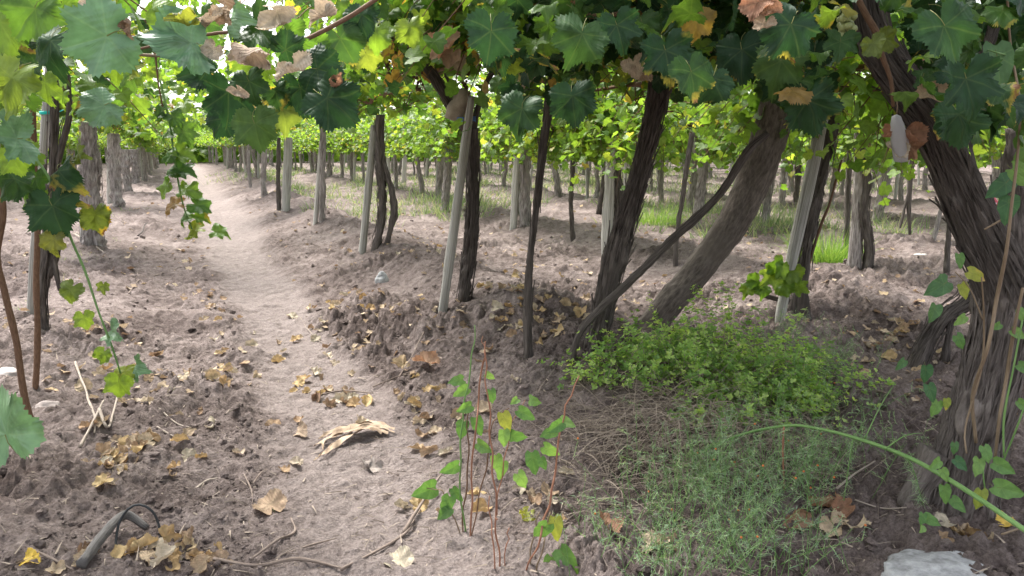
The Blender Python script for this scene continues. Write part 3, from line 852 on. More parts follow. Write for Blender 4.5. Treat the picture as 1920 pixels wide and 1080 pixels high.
vine('T4', 'thick smooth brown trunk leaning strongly right behind the green bush', (1222, 628),
     [dict(pts=[(1208, 630, 58), (1252, 572, 56), (1312, 502, 58), (1370, 424, 60), (1414, 334, 66), (1440, 265, 72), (1455, 200, 66), (1462, 120, 50)], mat=M_BARK_SMOOTH, bark=.07, seg=36, step=.018, kk=3.0, freq=3.5),
      dict(pts=[(1218, 600, 24), (1196, 614, 30), (1182, 632, 26)], mat=M_BARK_SMOOTH, bark=.1, name='root')], GV, crown=2, head=1.82, dD=0.1)
vine('T6', 'pair of twisted vine stems beside the pale grey post by the path', (703, 472),
     [dict(pts=[(703, 472, 26), (716, 410, 22), (716, 350, 22), (712, 290, 26), (712, 215, 28)], strips=20, bark=.24, seg=16, step=.03),
      dict(pts=[(722, 468, 16), (738, 400, 20), (733, 350, 17), (718, 300, 18), (716, 250, 14)], name='trunk', bark=.22, ground=True)], GV, crown=3, head=1.72)
post('pale grey post beside the twin twisted vine stems', [(679, 480, 18), (690, 360, 18), (702, 235, 17)], seed=2)
vine('T7', 'small grey vine behind a slim white post near the pale grass', (603, 417),
     [dict(pts=[(603, 417, 17), (604, 350, 17), (606, 285, 18), (606, 240, 14)], mat=M_BARK_GREY, strips=10)], GV, crown=4)
post('slim whitish post in front of a small grey vine beyond the twin stems', [(591, 421, 11), (598, 330, 11), (604, 250, 10)], M_POST_PALE, seed=3)
vine('T9', 'stubby dark vine hugging a wide weathered post down the path', (524, 398), [dict(pts=[(524, 398, 12), (522, 350, 12), (522, 300, 11), (523, 258, 10)])], GV, crown=5)
post('wide weathered post far down the path, right of it', [(536, 401, 20), (538, 340, 20), (541, 258, 19)], seed=4)
vine('T10', 'leaning grey vine third from the twin stems down the path', (496, 371), [dict(pts=[(496, 371, 15), (493, 330, 15), (497, 290, 14), (496, 255, 12)], mat=M_BARK_GREY)], GV, crown=0)
vine('T11', 'narrow grey vine fourth from the twin stems down the path', (470, 352), [dict(pts=[(470, 352, 9), (467, 320, 10), (466, 270, 9)], mat=M_BARK_GREY)], GV, crown=1)
# second row right of the path
vine('U1', 'shaggy grey vine beside a pale post across the second row', (984, 428), [dict(pts=[(984, 428, 30), (985, 370, 27), (984, 310, 28), (984, 265, 24)], mat=M_BARK_GREY, strips=14)], GV, crown=2)
post('pale upright post touching the shaggy grey vine, seen left of the thin stem', [(962, 432, 17), (967, 350, 18), (972, 262, 17)], M_POST_PALE, seed=5)
vine('U2', 'grey vine tied with faded blue twine, seen behind the forked vine', (833, 400), [dict(pts=[(833, 400, 22), (838, 340, 20), (842, 280, 21), (843, 240, 18)], mat=M_BARK_GREY, strips=10)], GV, crown=3)
post('pale post left of the vine with faded blue twine', [(757, 345, 11), (759, 290, 11), (760, 215, 10)], M_POST_PALE, seed=6)
vine('U3', 'thin dark stem standing between the thin straight vine and the stout trunk', (1074, 452), [dict(pts=[(1074, 452, 12), (1070, 380, 12), (1074, 310, 12), (1072, 235, 12)])], GV, crown=4)
vine('U4', 'dark vine trunk hidden behind the stout leaning trunk', (1166, 478), [dict(pts=[(1166, 478, 34), (1162, 410, 34), (1156, 340, 30), (1152, 250, 26)], strips=14), dict(pts=[(1122, 402, 15), (1130, 350, 15), (1140, 295, 14)], name='arm')], GV, crown=5)
post('broad split pale post left of the stout leaning trunk', [(1137, 482, 24), (1140, 400, 27), (1148, 262, 24)], M_POST_PALE, seed=7)
vine('U5', 'squat dark vine base at the foot of the leaning post with leafy sprouts', (1494, 592),
     [dict(pts=[(1494, 592, 62), (1500, 545, 44), (1512, 470, 26), (1530, 380, 26), (1550, 290, 30), (1562, 230, 30), (1580, 150, 26)], strips=24, bark=.28, seg=22, step=.025),
      dict(pts=[(1480, 566, 12), (1440, 556, 10), (1412, 545, 9), (1396, 540, 6)], name='cut_branch', bark=.1, seg=8),
      dict(pts=[(1500, 560, 8), (1518, 490, 6), (1540, 420, 7), (1556, 380, 6), (1578, 300, 5)], name='cane', mat=M_CANE, bark=.05, seg=6)], GV, crown=0, head=1.85)
post('tall grey post leaning right in front of the squat dark vine base', [(1462, 602, 22), (1480, 510, 26), (1504, 400, 30), (1528, 290, 30), (1548, 190, 28), (1562, 120, 26)], seed=8, dD=-0.1)
# third row
vine('W1', 'split grey vine trunk leaning right, seen through the gap left of the smooth trunk', (1304, 432), [dict(pts=[(1300, 432, 28), (1312, 370, 26), (1320, 300, 28), (1328, 230, 26)], mat=M_BARK_GREY, strips=14), dict(pts=[(1306, 300, 12), (1302, 250, 13), (1300, 215, 9)], name='arm', mat=M_BARK_GREY)], GV, crown=1)
vine('W2', 'thin crooked dark stem rising behind the slanting dry cane', (1266, 505), [dict(pts=[(1266, 505, 13), (1270, 440, 13), (1284, 340, 13), (1298, 250, 14)])], GV)
vine('W3', 'dark narrow vine above the bright green clump right of the stout trunk', (1240, 384), [dict(pts=[(1240, 384, 18), (1238, 330, 18), (1242, 260, 17)], mat=M_BARK_GREY)], GV, crown=2)
vine('W4', 'dark twisted vine close behind a brown post, right of the leaning grey post', (1625, 515),
     [dict(pts=[(1625, 515, 32), (1628, 460, 26), (1620, 400, 24), (1626, 330, 26), (1612, 285, 26), (1618, 220, 22)], strips=20, bark=.26)], GV, crown=3, head=1.75)
post('brownish weathered post in front of the dark twisted vine on the right', [(1601, 512, 32), (1606, 430, 28), (1612, 330, 26), (1612, 215, 24)], M_BARK_GREY, seed=9, dD=-0.05)
vine('W5', 'dark stub of vine left of the brownish weathered post', (1584, 488), [dict(pts=[(1584, 488, 18), (1588, 430, 16), (1590, 370, 16), (1592, 260, 14)])], GV)
vine('W6', 'pale weathered vine behind the smooth trunk in the far gap', (1466, 392), [dict(pts=[(1466, 392, 18), (1468, 340, 17), (1472, 290, 16)], mat=M_BARK_GREY)], GV, crown=4)
vine('W7', 'dark upright vine beyond the leaning grey post', (1492, 382), [dict(pts=[(1492, 382, 17), (1496, 330, 16), (1498, 280, 15)])], GV, crown=5)
vine('W8', 'pale grey fluted vine trunk right of the brownish post', (1642, 418), [dict(pts=[(1642, 418, 30), (1655, 360, 30), (1665, 300, 26), (1668, 240, 22)], mat=M_BARK_GREY, strips=8)], GV, crown=0)
vine('W9', 'thin dark leaning stem right of the white stick', (1774, 515), [dict(pts=[(1774, 515, 17), (1777, 460, 15), (1782, 390, 14), (1790, 320, 14)])], GV)
vine('W10', 'small forked grey stem far behind the right-hand trunk', (1748, 460), [dict(pts=[(1748, 460, 16), (1760, 410, 11), (1770, 370, 10), (1775, 320, 9)], mat=M_BARK_GREY)], GV, crown=1)
# row left of the path
vine('L1', 'dark twisted vine behind the post with the teal tie', (84, 625),
     [dict(pts=[(86, 628, 24), (78, 560, 28), (88, 480, 30), (96, 400, 28), (98, 300, 26), (100, 220, 24), (102, 140, 20)], bark=.26, strips=20, seg=20, step=.025),
      dict(pts=[(92, 520, 16), (108, 470, 16), (112, 440, 12)], name='arm'),
      dict(pts=[(104, 330, 12), (118, 270, 14), (130, 215, 16), (128, 140, 10)], name='arm'),
      dict(pts=[(112, 545, 10), (104, 505, 14), (98, 470, 14)], name='arm')], GV)
post('pale grey post with a teal tie near the left edge', [(58, 590, 18), (66, 450, 18), (80, 300, 19), (92, 120, 17)], seed=10)
vine('L2', 'thick shaggy grey trunk second along the left row', (174, 468),
     [dict(pts=[(174, 468, 50), (172, 400, 44), (170, 330, 42), (168, 260, 40), (168, 230, 34)], mat=M_BARK_GREY, strips=50, bark=.24, seg=26, step=.025)], GV, crown=2)
post('whitish post close beside the thick shaggy trunk', [(155, 466, 13), (157, 360, 14), (158, 240, 13)], M_POST_PALE, seed=11)
vine('L3', 'shaggy grey vine third along the left row', (222, 388), [dict(pts=[(222, 388, 22), (216, 340, 22), (214, 285, 22), (214, 250, 18)], mat=M_BARK_GREY, strips=10)], GV, crown=3)
post('whitish post third along the left row', [(206, 384, 13), (206, 320, 13), (206, 250, 12)], M_POST_PALE, seed=12)
vine('L4', 'grey vine fourth along the left row', (240, 362), [dict(pts=[(240, 362, 17), (236, 320, 17), (234, 280, 16)], mat=M_BARK_GREY)], GV, crown=4)
vine('L5', 'grey vine fifth along the left row', (255, 345), [dict(pts=[(255, 345, 14), (253, 315, 14), (252, 280, 13)], mat=M_BARK_GREY)], GV, crown=5)
vine('L6', 'grey vine sixth along the left row', (266, 333), [dict(pts=[(266, 333, 12), (265, 305, 12), (264, 275, 11)], mat=M_BARK_GREY)], GV, crown=0)

# the big old trunk at the right edge
b8 = G(1800, 950)
root8, D8 = vine('T8', 'massive gnarled old vine trunk filling the right edge', (1800, 950),
     [dict(pts=[(1790, 968, 146), (1808, 895, 118), (1838, 780, 102), (1868, 660, 98), (1890, 560, 94), (1904, 480, 76)], mat=M_BARK_OLD, strips=120, bark=.22, seg=48, step=.015, kk=4.5, freq=2.5, wid=(.006, .014)),
      dict(pts=[(1918, 640, 104, .02), (1890, 550, 100), (1850, 460, 86), (1812, 380, 74), (1782, 310, 66), (1750, 238, 66), (1706, 175, 66), (1662, 112, 60), (1634, 50, 50), (1620, -40, 40)], mat=M_BARK, strips=110, bark=.2, seg=44, step=.015, kk=4.0, name='leaning_trunk', wid=(.006, .015)),
      dict(pts=[(1748, 240, 30, .05), (1800, 180, 30, .1), (1850, 90, 26, .15), (1880, -20, 22, .2)], bark=.2, seg=14, name='arm'),
      dict(pts=[(1690, 975, 40), (1722, 925, 62), (1765, 850, 70)], mat=M_BARK_OLD, bark=.24, seg=24, step=.02, name='root')], GV)
vine('T8d', 'short dark crooked stump leaning right behind the massive old trunk', (1718, 688),
     [dict(pts=[(1718, 688, 52), (1738, 645, 46), (1772, 592, 44), (1820, 556, 46), (1880, 470, 44), (1910, 380, 40)], bark=.26, seg=22, step=.02, strips=26),
      dict(pts=[(1770, 690, 28), (1776, 645, 20), (1784, 595, 18)], bark=.2, name='root', ground=True)], GV)
vine('T8b', 'dark trunk behind the massive old vine at the right edge', (1905, 700), [dict(pts=[(1915, 700, 70), (1912, 560, 66), (1905, 420, 62), (1902, 320, 60), (1900, 240, 50)], strips=20, bark=.2, seg=20)], GV)
vine('T8c', 'cluster of hanging dark aerial roots above the far soil', (1705, 445), [dict(pts=[(1706, 440, 5), (1704, 390, 9), (1706, 340, 10), (1712, 270, 12)], ground=False, bark=.1, name='root'), dict(pts=[(1688, 428, 4), (1696, 390, 6), (1706, 350, 7)], ground=False, name='root')], name='hanging_root', cat='root', dD=-1.8)
# thin canes at the left edge
vine('C1', 'reddish brown cane standing upright in front of the post with the teal tie', (66, 745), [dict(pts=[(66, 745, 11), (70, 640, 12), (68, 520, 11), (70, 420, 12), (64, 300, 12), (62, 190, 11), (60, 120, 9)], mat=M_CANE, bark=.08, seg=10, name='stem')], name='upright_cane', cat='cane')
vine('C2', 'crooked brown cane at the left edge bending out of the picture', (72, 828), [dict(pts=[(70, 826, 10), (46, 745, 13), (30, 640, 13), (8, 545, 13), (-6, 480, 13), (6, 400, 13), (-4, 330, 12), (-20, 240, 10)], mat=M_CANE, bark=.08, seg=10, name='stem')], name='crooked_cane', cat='cane')

# ------------------------------------------------------------------ vines and posts further along the rows
def far_rows():
    n = 0; m = 0; last = -1; cnt = {}
    nth = ['nearest', 'second nearest', 'third nearest', 'fourth nearest', 'fifth nearest', 'sixth nearest', 'seventh nearest', 'eighth nearest', 'ninth nearest', 'tenth nearest', 'eleventh nearest', 'twelfth nearest', 'thirteenth nearest']
    r = np.random.default_rng(5)
    ordinal = ['third row left of', 'second row left of', 'first row left of', 'first row right of', 'second row right of', 'third row right of', 'fourth row right of', 'fifth row right of', 'sixth row right of', 'seventh row right of', 'eighth row right of', 'ninth row right of', 'tenth row right of', 'eleventh row right of']
    hand = {-1.25: 27.0, 2.35: 23.5}
    placed = np.array([[BASE[v[0].name][0], BASE[v[0].name][1]] for v in VN.values()])
    for ri, rx in enumerate(ROWS):
        y = {5.6: 6.0, 8.9: 7.5}.get(rx, 3.0) + r.uniform(0, 1)
        y = max(y, hand.get(rx, 0))
        while y < 66:
            y += r.uniform(1.7, 2.3) if y < 45 else r.uniform(2.6, 3.4)
            x = rx + r.normal(0, 0.09)
            p = np.array([x, y, 0.0])
            u, v, z = pix(p)
            if z < 3 or u < -250 or u > 2150 or z > 62: continue
            if len(placed) and np.min(np.hypot(placed[:, 0] - x, placed[:, 1] - y)) < 0.95: continue
            h = float(height_base(x, y))
            cnt = cnt if ri == last else {}
            last = ri
            word = 'mid-distance' if z < 22 else ('distant' if z < 40 else 'farthest')
            root = thing('grape_vine', (x, y, h), '%s %s grey vine in the %s the sandy path' % (nth[min(cnt.setdefault(('v', word), 0), 12)], word, ordinal[ri]), 'vine', '%s vines in the %s the path' % (word, ordinal[ri]))
            cnt[('v', word)] += 1
            t = bpy.data.objects.new('trunk', TRUNKS[n % 6]); col.objects.link(t); t.parent = root
            t.rotation_euler = (r.normal(0, .02), r.normal(0, .02), r.uniform(0, 6.28)); s = r.uniform(.8, 1.35); t.scale = (s, s, 1.0)
            if r.random() < .25: t.data = TRUNKS[(n + 3) % 6]
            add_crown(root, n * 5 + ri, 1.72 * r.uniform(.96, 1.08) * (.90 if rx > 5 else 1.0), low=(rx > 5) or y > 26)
            n += 1
            if r.random() < 0.62 and z < 48:
                o = bpy.data.objects.new('wooden_post', POSTS[m % 5]); col.objects.link(o)
                o.location = (x + r.normal(0, .05), y + r.choice([-1, 1]) * r.uniform(.12, .3), h)
                o.rotation_euler = (r.normal(0, .05), r.normal(0, .05), r.uniform(0, 6))
                tag(o, '%s %s whitish post in the %s the sandy path' % (nth[min(cnt.setdefault(('p', word), 0), 12)], word, ordinal[ri]), 'post', '%s posts in the %s the path' % (word, ordinal[ri]))
                m += 1; cnt[('p', word)] += 1
    for rx, y, lab in ((-1.25, 3.4, 'vine of the left row just outside the left edge, its leaves hanging into view'), (-1.25, 5.4, None)):
        if lab is None: continue
        h = float(height_base(rx, y))
        root = thing('grape_vine', (rx, y, h), lab, 'vine', 'vines beside the viewpoint')
        t = bpy.data.objects.new('trunk', TRUNKS[n % 6]); col.objects.link(t); t.parent = root
        add_crown(root, n, 1.86); n += 1
    print('far vines', n, 'posts', m)
far_rows()

def distant_foliage():
    """the leafy mass that closes the view behind the last vines"""
    r = np.random.default_rng(9)
    S = Soup()
    Nn = 7000
    a = YAW + r.uniform(-0.75, 0.75, Nn)
    d = r.uniform(64, 74, Nn)
    z = 3.6 * r.random(Nn) ** 0.8
    pos = np.stack([d * np.sin(a), d * np.cos(a), z], 1)
    n = r.normal(0, 1, (Nn, 3)) + np.array([-math.sin(YAW), -math.cos(YAW), 0.6])
    leaf_batch(S, T_LOW[0], pos, n, r.normal(0, 1, (Nn, 3)) + np.array([0, 0, -.6]), r.uniform(.4, .7, Nn), r.random(Nn) * 0.8)
    o = link('distant_foliage', S.mesh('distant_foliage', [M_LEAF_ROW_LIT]))
    tag(o, 'far green mass of vine leaves closing the end of the rows', 'foliage', kind='stuff')
distant_foliage()

# ------------------------------------------------------------------ leaves hanging close by
LEAF_MESH = {}
def leaf_data(tmpl_list, k, mat, name='leaf'):
    key = (id(tmpl_list), k, mat.name)
    if key not in LEAF_MESH:
        V, F, uv, mi = tmpl_list[k]
        LEAF_MESH[key] = tri_mesh(name, V, F, [mat, M_PETIOLE], uv, None, True, mi)
    return LEAF_MESH[key]
def put_leaf(root, me, pos, n, t, size, name='leaf'):
    x, t, n = basis(np.asarray(n, float)[None], np.asarray(t, float)[None])
    x, t, n = x[0] * size, t[0] * size, n[0] * size
    o = bpy.data.objects.new(name, me)
    col.objects.link(o)
    if root is not None:
        o.parent = root
        pos = pos - BASE[root.name]
    o.matrix_basis = Matrix(((x[0], t[0], n[0], pos[0]), (x[1], t[1], n[1], pos[1]), (x[2], t[2], n[2], pos[2]), (0, 0, 0, 1)))
    return o
def px_leaf(root, u, v, length, D, tip, tilt=0, turn=0, mat=None, k=0, tm=None, name='leaf'):
    """leaf centred on pixel (u, v): tip = image direction of the tip in degrees (0 down, 90 right), tilt/turn swing the blade off the view"""
    c = at(u, v, D)
    size = length * zdepth(c) / FPX / 1.5
    a = math.radians(tip)
    t = -UP * math.cos(a) + RT * math.sin(a)
    n = -FW
    s = np.cross(t, n)
    ti = math.radians(tilt)                                         # positive: tip swings away from the camera, upper face shows from above
    t, n = t * math.cos(ti) - n * math.sin(ti), n * math.cos(ti) + t * math.sin(ti)
    tu = math.radians(turn)
    n, s = n * math.cos(tu) + s * math.sin(tu), s * math.cos(tu) - n * math.sin(tu)
    me = leaf_data(tm or T_HI, k % len(tm or T_HI), mat or M_LEAF)
    return put_leaf(root, me, c - t * size * 0.25, n, t, size, name)

def near_canopy(root, edge, us, Ds, count, seed, mats, vtop=-330, hi=True, size=(0.052, 0.088), zmax=2.5):
    """hanging leaves of the nearest vines; the lower edge follows the canopy line seen along the row"""
    r = np.random.default_rng(seed)
    eu = [e[0] for e in edge]; ev = [e[1] for e in edge]
    made = 0
    for _ in range(count * 3):
        if made >= count: break
        u = r.uniform(*us); D = r.uniform(*Ds)
        s = r.uniform(*size)
        e = np.interp(u, eu, ev) - s * FPX / D * 0.75
        f = r.random() ** 0.75
        v = e - f * (e - vtop)
        p = at(u, v, D)
        if p[2] > zmax or p[2] < 1.30: continue
        n = r.normal(0, 0.55, 3) - FH * r.uniform(-0.2, 0.9) + np.array([0, 0, 0.55])
        t = np.array([0, 0, -1.0]) + r.normal(0, 0.45, 3) - FH * 0.2
        put_leaf(root, leaf_data(T_HI, int(r.integers(6)), mats[int(r.integers(len(mats)))]), p, n, t, s)
        made += 1
EDGE = [(600, 140), (660, 200), (700, 235), (745, 235), (775, 150), (800, 118), (850, 110), (905, 122), (940, 200), (975, 235), (1000, 190), (1025, 170), (1050, 240), (1090, 245), (1120, 150), (1180, 140), (1225, 165), (1262, 205), (1310, 212), (1350, 190), (1395, 170), (1435, 200), (1480, 255), (1520, 258), (1548, 225), (1562, 120), (1620, 105), (1660, 80), (1700, 110), (1740, 215), (1790, 305), (1830, 320), (1860, 240), (1900, 200), (1930, 190)]
r3 = VN['T3'][0]; r4 = VN['T4'][0]; r1 = VN['T1'][0]; r5 = VN['U5'][0]; r2 = VN['T2'][0]
for rt_, i_, hz in ((r1, 1, 2.0), (r2, 4, 1.95), (r3, 3, 2.05)):  # second, raised crowns added to keep sun off the near leaves
    add_crown(rt_, i_, hz)
def roof_fill(root, edge, us, Ds, count, seed, mat):
    r = np.random.default_rng(seed)
    pos = []; eu = [e[0] for e in edge]; ev = [e[1] for e in edge]
    while len(pos) < count:
        u = r.uniform(*us); D = r.uniform(*Ds)
        e = np.interp(u, eu, ev) - 45
        p = at(u, e - r.random() * (e + 330), D)
        if p[2] < 2.6: pos.append(p)
    pos = np.array(pos); n = len(pos); S = Soup()
    leaf_batch(S, T_LOW[0], pos, r.normal(0, .6, (n, 3)) + np.array([0, 0, .6]) - FH * .4, r.normal(0, .45, (n, 3)) + np.array([0, 0, -1.0]), r.uniform(.055, .095, n), r.random(n))
    link('foliage', S.mesh('foliage', [mat]), root)['kind'] = 'stuff'
roof_fill(r2, EDGE, (900, 1130), (3.2, 5.6), 330, 81, M_LEAF_SHADED)
roof_fill(r3, EDGE, (1080, 1330), (3.2, 5.8), 420, 82, M_LEAF_SHADED)
roof_fill(r4, EDGE, (1290, 1570), (3.2, 5.8), 420, 83, M_LEAF_SHADED)
roof_fill(root8, EDGE, (1540, 1960), (2.8, 4.6), 380, 84, M_LEAF_SHADED)
near_canopy(r1, EDGE, (640, 965), (4.2, 7.0), 280, 61, [M_LEAF, M_LEAF, M_LEAF_LIGHT, M_LEAF_SHADED])
near_canopy(r2, EDGE, (900, 1120), (2.6, 4.8), 270, 62, [M_LEAF_SHADED, M_LEAF_SHADED, M_LEAF])
near_canopy(r3, EDGE, (1060, 1330), (2.5, 5.0), 285, 63, [M_LEAF_SHADED, M_LEAF_SHADED, M_LEAF])
near_canopy(r4, EDGE, (1290, 1560), (2.4, 5.0), 285, 64, [M_LEAF_SHADED, M_LEAF_SHADED, M_LEAF])
near_canopy(root8, EDGE, (1540, 1960), (2.2, 3.8), 285, 65, [M_LEAF_SHADED, M_LEAF_SHADED, M_LEAF])
EDGE_L = [(-80, 240), (0, 235), (40, 200), (80, 130), (110, 190), (150, 245), (190, 260), (230, 250), (260, 190), (290, 150), (340, 120)]
near_canopy(VN['L1'][0], EDGE_L, (-90, 330), (2.6, 5.6), 270, 66, [M_LEAF, M_LEAF, M_LEAF_LIGHT, M_LEAF_SHADED])
EDGE_M = [(240, 270), (300, 200), (360, 150), (400, 140), (460, 120), (560, 130), (640, 210)]
near_canopy(VN['T6'][0], EDGE_M, (420, 700), (5.0, 9.0), 90, 67, [M_LEAF, M_LEAF_LIGHT])

near_canopy(VN['L3'][0], [(230, 262), (280, 268), (330, 262), (400, 250), (460, 220)], (235, 440), (9.0, 17.0), 280, 68, [M_LEAF_LIGHT, M_LEAF, M_LEAF_ROW_LIT], vtop=-60, size=(.07, .115), zmax=3.4)
near_canopy(VN['T7'][0], [(290, 225), (400, 225)], (296, 392), (6.0, 12.0), 110, 69, [M_LEAF_LIGHT, M_LEAF, M_LEAF_ROW_LIT], vtop=60, size=(.06, .10), zmax=3.4)
near_canopy(root8, [(1735, 250), (1780, 330), (1830, 345), (1870, 290), (1925, 330)], (1735, 1930), (2.3, 2.75), 14, 70, [M_LEAF_SHADED, M_LEAF_SHADED, M_LEAF], vtop=150)
# canes in the roof of leaves
def px_cane(root, pts, D, mat=M_CANE, name='cane', seg=8):
    return limb(root, name, pts, D, mat, .06, int(pts[0][0]) % 97, seg, .03)
px_cane(r2, [(1040, -20, 12), (1075, 15, 12), (1105, 30, 11), (1150, 28, 9), (1175, 20, 7)], 3.0)
px_cane(r3, [(1215, 52, 8), (1265, 58, 9), (1300, 80, 9), (1335, 96, 8)], 3.2)
px_cane(root8, [(1600, -20, 12), (1625, 30, 13), (1643, 60, 13), (1650, 95, 12), (1670, 150, 9), (1675, 200, 7)], 2.6)

# the shoot hanging nearest the camera, upper left
sh = thing('vine_shoot', at(330, 100, 1.6), 'nearest hanging vine shoot with pale green and withered leaves, upper left', 'vine shoot')
DS = 1.55
px_cane(sh, [(235, 96, 6), (270, 103, 7), (320, 106, 6), (350, 112, 5), (420, 88, 4)], DS, M_CANE_TAN)
px_cane(sh, [(280, 60, 5), (292, 110, 4), (297, 160, 3), (305, 200, 3)], DS, M_CANE)
px_cane(sh, [(240, 96, 5), (430, 60, 7), (520, 90, 8), (640, 40, 9), (760, -40, 9)], DS + .15, M_CANE)
hero = [  # u, v, length, tip, tilt, turn, material, variant, D
    (176, 74, 168, -66, -18, -22, M_LEAF_PALE, 0, 1.40), (335, 78, 150, -84, -48, 10, M_LEAF_PALE, 3, 1.45), (480, 247, 108, 8, 8, 5, M_LEAF_SHADED, 0, 1.50),
    (428, 188, 112, -6, 10, -32, M_LEAF_SHADED, 2, 1.55), (470, 165, 92, 14, 0, 14, M_LEAF_SHADED, 4, 1.52), (372, 136, 92, -80, -30, 0, M_LEAF_SHADED, 1, 1.55),
    (628, 196, 128, 52, 5, -8, M_LEAF_SHADED, 3, 1.50), (606, 132, 112, 72, -20, 5, M_LEAF_SHADED, 0, 1.55), (565, 178, 96, 8, 6, 10, M_LEAF_SHADED, 2, 1.6),
    (412, 232, 80, -30, 5, 0, M_LEAF_SHADED, 5, 1.62), (532, 218, 92, 18, 8, -30, M_LEAF_TURN, 1, 1.60), (520, 180, 66, 10, 4, 0, M_LEAF_SHADED, 3, 1.58),
    (492, 60, 110, 40, -30, 20, M_LEAF_SHADED, 2, 1.6), (552, 70, 100, 50, -10, 40, M_LEAF, 4, 1.65), (645, 85, 110, 30, 0, 0, M_LEAF, 0, 1.9), (440, 36, 90, 80, -40, 0, M_LEAF_PALE, 1, 1.6),
    (545, 88, 80, 120, 0, 30, M_LEAF_SHADED, 5, 1.58), (486, 130, 90, 30, 25, 25, M_LEAF, 2, 1.56), (250, 128, 60, -60, 30, 20, M_LEAF, 3, 1.45), (244, 150, 66, 0, 10, 40, M_LEAF, 0, 1.6),
    (52, 30, 140, -40, 0, 0, M_LEAF, 0, 1.7), (95, 95, 130, -10, 0, 20, M_LEAF_SHADED, 1, 1.6), (124, 30, 120, 10, 10, 0, M_LEAF, 2, 1.8), (20, 165, 140, -20, 0, 10, M_LEAF, 3, 1.6),
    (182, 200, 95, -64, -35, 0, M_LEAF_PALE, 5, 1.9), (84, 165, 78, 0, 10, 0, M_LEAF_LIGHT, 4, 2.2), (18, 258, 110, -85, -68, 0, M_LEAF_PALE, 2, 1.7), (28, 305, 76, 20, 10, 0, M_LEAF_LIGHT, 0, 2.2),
    (40, 175, 100, 10, 20, 30, M_LEAF, 5, 1.9), (680, 40, 90, 5, 0, 20, M_LEAF_SHADED, 3, 1.9), (10, 60, 150, 30, 0, 0, M_LEAF, 4, 1.8), (60, 130, 80, -60, 20, 0, M_LEAF_SHADED, 2, 1.7),
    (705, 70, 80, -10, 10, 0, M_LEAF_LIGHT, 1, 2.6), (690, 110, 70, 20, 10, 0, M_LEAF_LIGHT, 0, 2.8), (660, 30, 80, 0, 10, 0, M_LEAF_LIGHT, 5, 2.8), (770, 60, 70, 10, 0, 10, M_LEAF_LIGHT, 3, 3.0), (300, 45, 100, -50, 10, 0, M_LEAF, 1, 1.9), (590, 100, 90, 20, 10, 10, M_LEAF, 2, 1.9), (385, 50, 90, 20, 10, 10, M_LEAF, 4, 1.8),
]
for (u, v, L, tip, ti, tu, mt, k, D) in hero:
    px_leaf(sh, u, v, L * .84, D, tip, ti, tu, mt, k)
for (u, v, L, tip, ti, tu, mt, k, D) in [(480, 98, 100, 58, 20, 60, M_DRY_PALE, 1, 1.5), (556, 140, 88, 20, -20, 10, M_DRY_PALE, 2, 1.46), (528, 36, 92, 50, 0, 40, M_DRY_PALE, 0, 1.5), (602, 36, 76, -60, 0, 30, M_DRY_PALE, 3, 1.52),
        (435, 10, 90, 80, -30, 0, M_DRY, 5, 1.5), (335, 38, 70, -80, -40, 0, M_LEAF_TURN, 3, 1.42), (640, 158, 50, 80, -60, 0, M_DRY_RED, 1, 1.5), (400, 45, 70, 10, 0, 30, M_DRY_PALE, 4, 1.5), (180, 5, 60, 40, 0, 0, M_DRY_PALE, 2, 1.5), (225, 12, 80, 80, -30, 0, M_LEAF_TURN, 2, 1.45), (245, 58, 44, 10, 0, 20, M_DRY, 3, 1.42), (395, 98, 50, -40, 0, 0, M_DRY_PALE, 5, 1.48), (448, 178, 44, 20, 0, 0, M_DRY_PALE, 0, 1.5)]:
    px_leaf(sh, u, v, L * .9, D, tip, ti, tu, mt, k, T_ROLL)

bl = thing('vine_leaf', at(-20, 760, 0.95), 'large blue-green leaf cut off by the left edge, nearest the camera', 'leaf')
px_leaf(bl, 2, 790, 158, 0.95, -160, 5, -10, M_LEAF_PALE, 0, name='blade')

# shoots with small leaves hanging in front of the path
hs_ = thing('hanging_shoot', at(328, 300, 3.0), 'thin shoot of small green leaves hanging in front of the sandy path', 'vine shoot')
DH = 3.0
px_cane(hs_, [(300, 150, 4), (318, 230, 4), (326, 290, 4), (335, 345, 4), (345, 390, 3), (360, 430, 3)], DH, M_CANE_GREEN, 'stem', 6)
for (u, v, L, tip, k) in [(308, 356, 50, -35, 0), (320, 321, 56, -70, 1), (346, 322, 50, 70, 2), (356, 359, 52, 84, 3), (322, 386, 52, -70, 4), (378, 388, 54, 66, 0), (344, 410, 44, -50, 1), (376, 408, 44, 64, 2), (362, 434, 52, -64, 3), (413, 436, 42, 80, 4), (316, 290, 50, -70, 5), (346, 292, 52, 66, 2), (348, 255, 52, 30, 2), (312, 252, 50, -60, 1), (300, 215, 50, -40, 3), (330, 225, 46, 40, 4)]:
    px_leaf(hs_, u, v, L * .88, DH, tip, 8, (-44 if tip > 0 else 44), M_LEAF, k)
ls = thing('drooping_shoot', at(60, 260, 2.8), 'long drooping shoot with spotted leaves trailing to the ground at left', 'vine shoot')
DL = 2.75
px_cane(ls, [(60, 200, 4), (30, 250, 4), (90, 330, 5), (130, 440, 5), (160, 510, 5), (185, 585, 4), (210, 650, 4), (226, 700, 3)], DL, M_CANE_GREEN, 'stem', 6)
